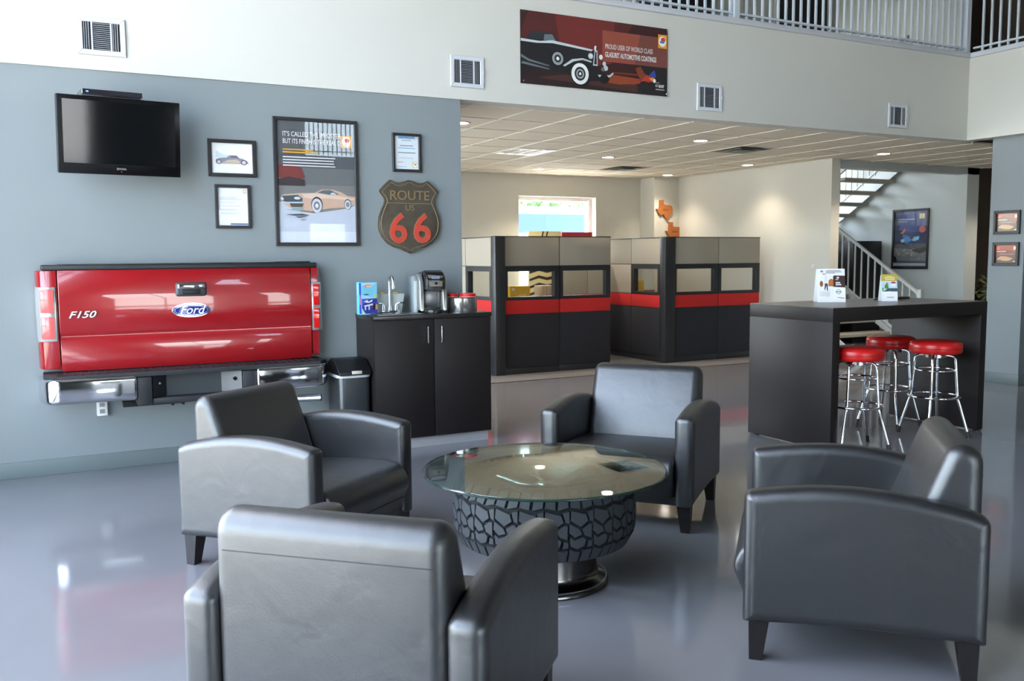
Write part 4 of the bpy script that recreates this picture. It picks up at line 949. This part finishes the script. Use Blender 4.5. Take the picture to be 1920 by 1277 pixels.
# ================================================================== ceiling fittings
LAMPM = emit('downlight_glow', (255, 244, 226), 9.0)
def downlight(x, y, lab, e=9):
    t = thing('downlight', lab, 'ceiling light', (x, y, ZC), 0, 'recessed downlights in the tiled ceiling')
    B().lathe([(.078, -.003), (.098, -.003), (.100, .001), (.078, .004)], 36, closed=True).make('trim_ring', TRIMW, t)
    B().lathe([(0, .0005), (.079, .0005), (.079, .003), (0, .003)], 36).make('lens', LAMPM, t)
    l = bpy.data.lights.new('downlight_lamp', 'SPOT'); l.energy = e*6.5; l.spot_size = R(110); l.spot_blend = .8; l.shadow_soft_size = .07; l.color = (1, .84, .66)
    o = bpy.data.objects.new('downlight_lamp', l); COL.objects.link(o); o.parent = t; o.location = (0, 0, -.02)
DL = [(3.80, 8.32, 'downlight at the very left of the tiled ceiling, by the grey wall end'), (3.98, 8.93, 'downlight at the left of the tiled ceiling, just behind the leftmost one'),
      (6.905, 10.35, 'downlight over the nearer workstation'), (6.85, 12.16, 'downlight above the far window'), (6.913, 8.43, 'largest looking downlight, in the front row of the tiled ceiling'),
      (9.41, 10.39, 'downlight close to the pale wall over the right workstation', 4.5), (9.345, 12.23, 'downlight over the column with the Texas plaques', 5), (10.06, 8.50, 'downlight in front of the stair opening'), (13.1, 8.45, 'downlight over the dark corridor')]
for a in DL: downlight(*a)
tr = thing('troffer_light', 'square parabolic troffer light in the tiled ceiling over the workstation', 'ceiling light', (xl[4], yl[5], ZC))
tw, td = .61, .655
b = B()
for p in ([(0,0),(tw,0),(tw-.03,.03),(.03,.03)], [(tw,0),(tw,td),(tw-.03,td-.03),(tw-.03,.03)], [(tw,td),(0,td),(.03,td-.03),(tw-.03,td-.03)], [(0,td),(0,0),(.03,.03),(.03,td-.03)]): b.prism(p, 'z', -.004, .03)
b.make('troffer_frame', TRIMW, tr)
B().box(.03, tw-.03, .03, td-.03, .035, .045).make('lamp_panel', emit('troffer_glow', (255, 248, 232), 2.2), tr)
for k in range(5):
    o = B().box(.03, tw-.03, .03+.1*(k+1)-.004, .03+.1*(k+1)+.004, .0, .034).make('louvre_blade', STEEL, tr)
for k in range(3): B().box(.03+.14*(k+1)-.004, .03+.14*(k+1)+.004, .03, td-.03, .001, .033).make('louvre_cross_blade', STEEL, tr)
def diffuser(i, j, lab):
    t = thing('air_diffuser', lab, 'vent', (xl[i]+.305, yl[j]+.3275, ZC), 0, 'square ceiling diffusers')
    GD = mat('diffuser_grey', (146, 148, 136), .5)
    for k, (h, z) in enumerate(((.295, 0), (.21, -.012), (.135, -.022))):
        q = h-.055; b = B(); bm = b.bm
        o_ = [(-h, -h), (h, -h), (h, h), (-h, h)]; n_ = [(-q, -q), (q, -q), (q, q), (-q, q)]
        A = [bm.verts.new((*p, z)) for p in o_]; C = [bm.verts.new((*p, z+.026)) for p in n_]; E = [bm.verts.new((*p, z+.004)) for p in o_]; G = [bm.verts.new((*p, z+.030)) for p in n_]
        for m_ in range(4):
            k2 = (m_+1)%4
            bm.faces.new((A[m_], A[k2], C[k2], C[m_])); bm.faces.new((E[m_], G[m_], G[k2], E[k2])); bm.faces.new((A[m_], E[m_], E[k2], A[k2])); bm.faces.new((C[m_], C[k2], G[k2], G[m_]))
        b.make('diffuser_cone', GD, t)
    B().box(-.07, .07, -.07, .07, -.026, -.022).make('centre_plate', GD, t)
    B().box(-.29, .29, -.29, .29, .032, .036).make('duct_shadow_box', MATS['vent_dark'], t)
diffuser(8, 3, 'square air diffuser in the tiled ceiling, nearer one'); diffuser(8, 7, 'square air diffuser in the tiled ceiling, further one')

# ================================================================== staircase
stc = thing('staircase', 'pale grey steel switchback staircase behind the bar table', 'staircase', (0, 0, 0))
STG = mat('stair_paint', (182, 186, 186), .45, var=(4, .02)); TRD = mat('stair_tread', (158, 150, 134), .6, var=(10, .05))
sl = .644
def sz(y): return sl*(y-8.82)
def uz(y): return 2.30-sl*(y-11.9)
trm = B().box(0, 1.2, 0, .29, -.05, 0, bev=.004).mesh('tread', TRD)
for i in range(1, 12):
    z = i*.178; o = link('tread', trm, stc); o.location = (10.11, 8.82+z/sl-.04, z)
for i in range(1, 10):
    z = 2.05+i*.178; o = link('tread', trm, stc); o.location = (11.72, 11.95-(i)*.178/sl-.2, z)
def stringer(x, y0, y1, zf, h0, h1):
    return B().prism([(y0, max(0, zf(y0)-h0)), (y1, zf(y1)-h0), (y1, zf(y1)+h1), (y0, zf(y0)+h1)], 'x', x-.02, x+.02).make('stringer', STG, stc)
for x in (10.09, 11.33): stringer(x, 8.80, 12.0, sz, .22, .06)
for x in (11.70, 12.94): stringer(x, 11.95, 9.5, uz, .24, .06)
B().box(10.07, 12.96, 11.95, 12.95, 1.93, 2.05).make('landing', TRD, stc)
for x, y in ((10.2, 12.9), (12.9, 12.9)): B().box(x-.04, x+.04, y-.04, y+.04, 0, 1.93).make('landing_post', STG, stc)
bal = B().box(-.0095, .0095, -.0095, .0095, 0, .86).mesh('baluster', STG)
def railing(x, ya, yb, zf, n0=.90):
    y0, y1 = min(ya, yb), max(ya, yb)
    B().prism([(ya, zf(ya)+n0-.02), (yb, zf(yb)+n0-.02), (yb, zf(yb)+n0+.025), (ya, zf(ya)+n0+.025)], 'x', x-.022, x+.022).make('handrail', STG, stc)
    B().prism([(ya, zf(ya)+.08), (yb, zf(yb)+.08), (yb, zf(yb)+.115), (ya, zf(ya)+.115)], 'x', x-.015, x+.015).make('bottom_rail', STG, stc)
    y = y0+.05
    while y < y1:
        o = link('baluster', bal, stc); o.location = (x, y, zf(y)+.05); y += .128
railing(11.33, 8.85, 11.95, sz); railing(11.70, 11.9, 9.5, uz); railing(12.92, 11.9, 9.5, uz)
for y in (8.85, ): B().box(11.30, 11.36, y-.03, y+.03, 0, sz(y)+.98).make('newel_post', STG, stc)
bcab = thing('tall_black_cabinet', 'tall black cabinet under the stairs behind the railing', 'cabinet', (12.30, 10.93, 0))
B().box(0, .66, 0, .55, .06, 1.74, bev=.004).make('cabinet_body', mat('cabinet_black', (22, 20, 22), .4), bcab)
for a, b_ in ((.004, .272), (.278, .546)):
    d_ = B().box(-.018, 0, a, b_, .07, 1.73, bev=.002).make('cabinet_door', MATS['cabinet_black'], bcab)
B().box(.02, .64, .02, .53, 0, .06).make('plinth', BLACKP, bcab)
blu = [((40, 52, 92), FULL), ((62, 76, 140), [(.1, .62), (.9, .62), (1, 1), (.3, 1)]), ((84, 88, 94), rect(0, 1, .08, .42)), ((120, 122, 124), [(0, .12), (1, .1), (1, .3), (0, .34)]), ((38, 40, 60), rect(.05, .3, .56, .66)), ((226, 210, 150), rect(.76, .92, .86, .95)), ((206, 100, 84), ell(.86, .67, .10, .058)), ((206, 120, 60), [(.18, .60), (.24, .63), (.34, .70), (.36, .66), (.28, .60)]), ((70, 130, 190), [(.25, .46), (.32, .56), (.45, .56), (.55, .48), (.42, .42)]), ((130, 190, 216), [(.55, .48), (.62, .54), (.78, .55), (.76, .49), (.62, .46)]), ((52, 104, 176), rect(.26, .42, .54, .58)), ((150, 176, 190), ell(.27, .47, .06, .03)), ((34, 34, 36), [(.0, .40), (.15, .45), (.3, .42), (.5, .36), (.4, .38), (.15, .43), (0, .38)]), ((70, 56, 54), [(.4, .34), (.6, .31), (1, .36), (.98, .28), (.8, .24), (.62, .28)]), ((40, 34, 34), [(0, .08), (.12, .10), (.08, .18), (0, .2)]), ((170, 174, 186), rect(0, 1, .02, .07)), ((190, 196, 206), rect(.12, .62, .845, .862)), ((190, 196, 206), rect(.12, .4, .81, .822))]
for k in range(26):
    x, z = random.uniform(.06, .94), random.uniform(.13, .33); blu.append((random.choice(((196, 198, 200), (206, 170, 90), (160, 166, 170))), ell(x, z, .014, .010, 8)))
picture('motorcycle_poster', 'black framed blue poster hanging on the stair wall', 'poster', .715, 1.0, .035, (12.998, 10.74, 1.262), R(-90), blu)
def redpic(z, lab, a):
    q = [((96, 46, 40), FULL), ((160, 66, 50), rect(0, 1, .55, 1)), ((120, 78, 62), rect(0, .7, .45, .8)), ((60, 40, 38), rect(0, 1, 0, .3)), ((220, 90, 70), ell(.12, .82, .07, .09)), ((236, 220, 190), rect(.86, .98, .74, .92)), ((206, 150, 110), [(.05, .2), (.25, .38), (.55, .36), (.85, .25), (.6, .12)]), ((226, 170, 60), [(.25, .14), (.6, .12), (.8, .18), (.5, .18)]), ((214, 200, 190), rect(.06, .5, .62, .665)), ((170, 150, 140), rect(.2, .9, .48, .51)), ((220, 214, 206), rect(.85, .95, .06, .1))]
    if a: q = [q[0]]+[((170, 60, 30), rect(0, 1, .6, 1)), ((120, 50, 36), rect(0, .8, .4, .7))]+q[3:]
    picture('framed_flyer', lab, 'picture', .32, .27, .033, (9.928, 6.785, z), R(-90), q, group='pair of framed flyers on the grey pier', depth=.03)
redpic(1.735, 'upper black framed red car flyer on the grey pier', 0); redpic(1.372, 'lower black framed red car flyer on the grey pier', 1)
# plant in the corridor
pl = thing('potted_plant', 'leafy potted plant in the corridor right of the stair', 'plant', (13.75, 9.55, 0))
B().lathe([(0, 0), (.14, 0), (.18, .35), (.16, .35), (.15, .3), (0, .3)], 28).make('pot', mat('pot_brown', (90, 66, 50), .6), pl)
foliage(240, .20, .20, .38, .76, .08, 5).make('leaves', mat('plant_leaf', (84, 88, 60), .6, var=(6, .25)), pl)
B().cyl((0, 0, .3), (0, 0, 1.0), .02, n=8).make('stem', MATS['bark'], pl)

# ================================================================== upper railings and upper storey
RAILP = mat('railing_paint', (200, 208, 216), .4, var=(6, .02))
def balcony(label, p0, p1, posts):
    t = thing('balcony_railing', label, 'railing', (p0[0], p0[1], ZF+.045), math.atan2(p1[1]-p0[1], p1[0]-p0[0]))
    Ln = math.hypot(p1[0]-p0[0], p1[1]-p0[1])
    B().box(0, Ln, -.02, .02, .055, .075).make('bottom_rail', RAILP, t); B().box(0, Ln, -.025, .025, 1.0, 1.05, bev=.008).make('top_rail', RAILP, t)
    bm_ = B().box(-.0105, .0105, -.0105, .0105, .0, 1.0).mesh('baluster', RAILP)
    for k in range(1, int(Ln/.1055)):
        o = link('baluster', bm_, t); o.location = (k*.1055, 0, 0)
    for x in posts: B().box(x-.032, x+.032, -.032, .032, 0, 1.08).make('post', RAILP, t)
    return t
balcony('white balcony railing above the long fascia', (4.0, WY+.05), (9.83, WY+.05), (2.28, 5.80))
balcony('white balcony railing above the right wing', (XE+.06, WY-.02), (XE+.06, 3.5), (1.8,))
balcony('white balcony railing behind the camera, mirrored in the poster', (3.0, -6.1), (9.7, -6.1), (2.0, 4.2, 6.4))
# dark doors upstairs
DOORM = mat('dark_door', (30, 30, 36), .35, var=(6, .1))
for n, (x0, x1) in enumerate(((6.62, 7.75), (8.88, 9.78), (4.6, 5.6))):
    t = bpy.data.objects.new('door_%d' % (n+2), None); COL.objects.link(t); t['kind'] = 'structure'; t.location = (x0, 9.3, ZF-.02)
    B().box(0, x1-x0, -.03, -.001, 0, 2.15, bev=.004).make('door_leaf', DOORM, t)
    B().box(-.05, 0, -.045, -.001, 0, 2.2).box(x1-x0, x1-x0+.05, -.045, -.001, 0, 2.2).box(-.05, x1-x0+.05, -.045, -.001, 2.15, 2.2).make('door_frame', UP, t)
    B().tube([(.08, -.06, 1.0), (.18, -.06, 1.0)], .01, 8).make('door_handle', STEEL, t)
# exposed dark beams over the stair well, high up
for k, x in enumerate((10.6, 11.6, 12.6, 13.8, 14.9)):
    tag(B().box(x, x+.12, WY+.3, 12.9, 6.15, 6.45).make('roof_beam', mat('beam_grey', (120, 122, 122), .5), None), ['first', 'second', 'third', 'fourth', 'fifth'][k]+' grey roof beam from the left above the stair well', 'beam', 'roof beams', 'structure')
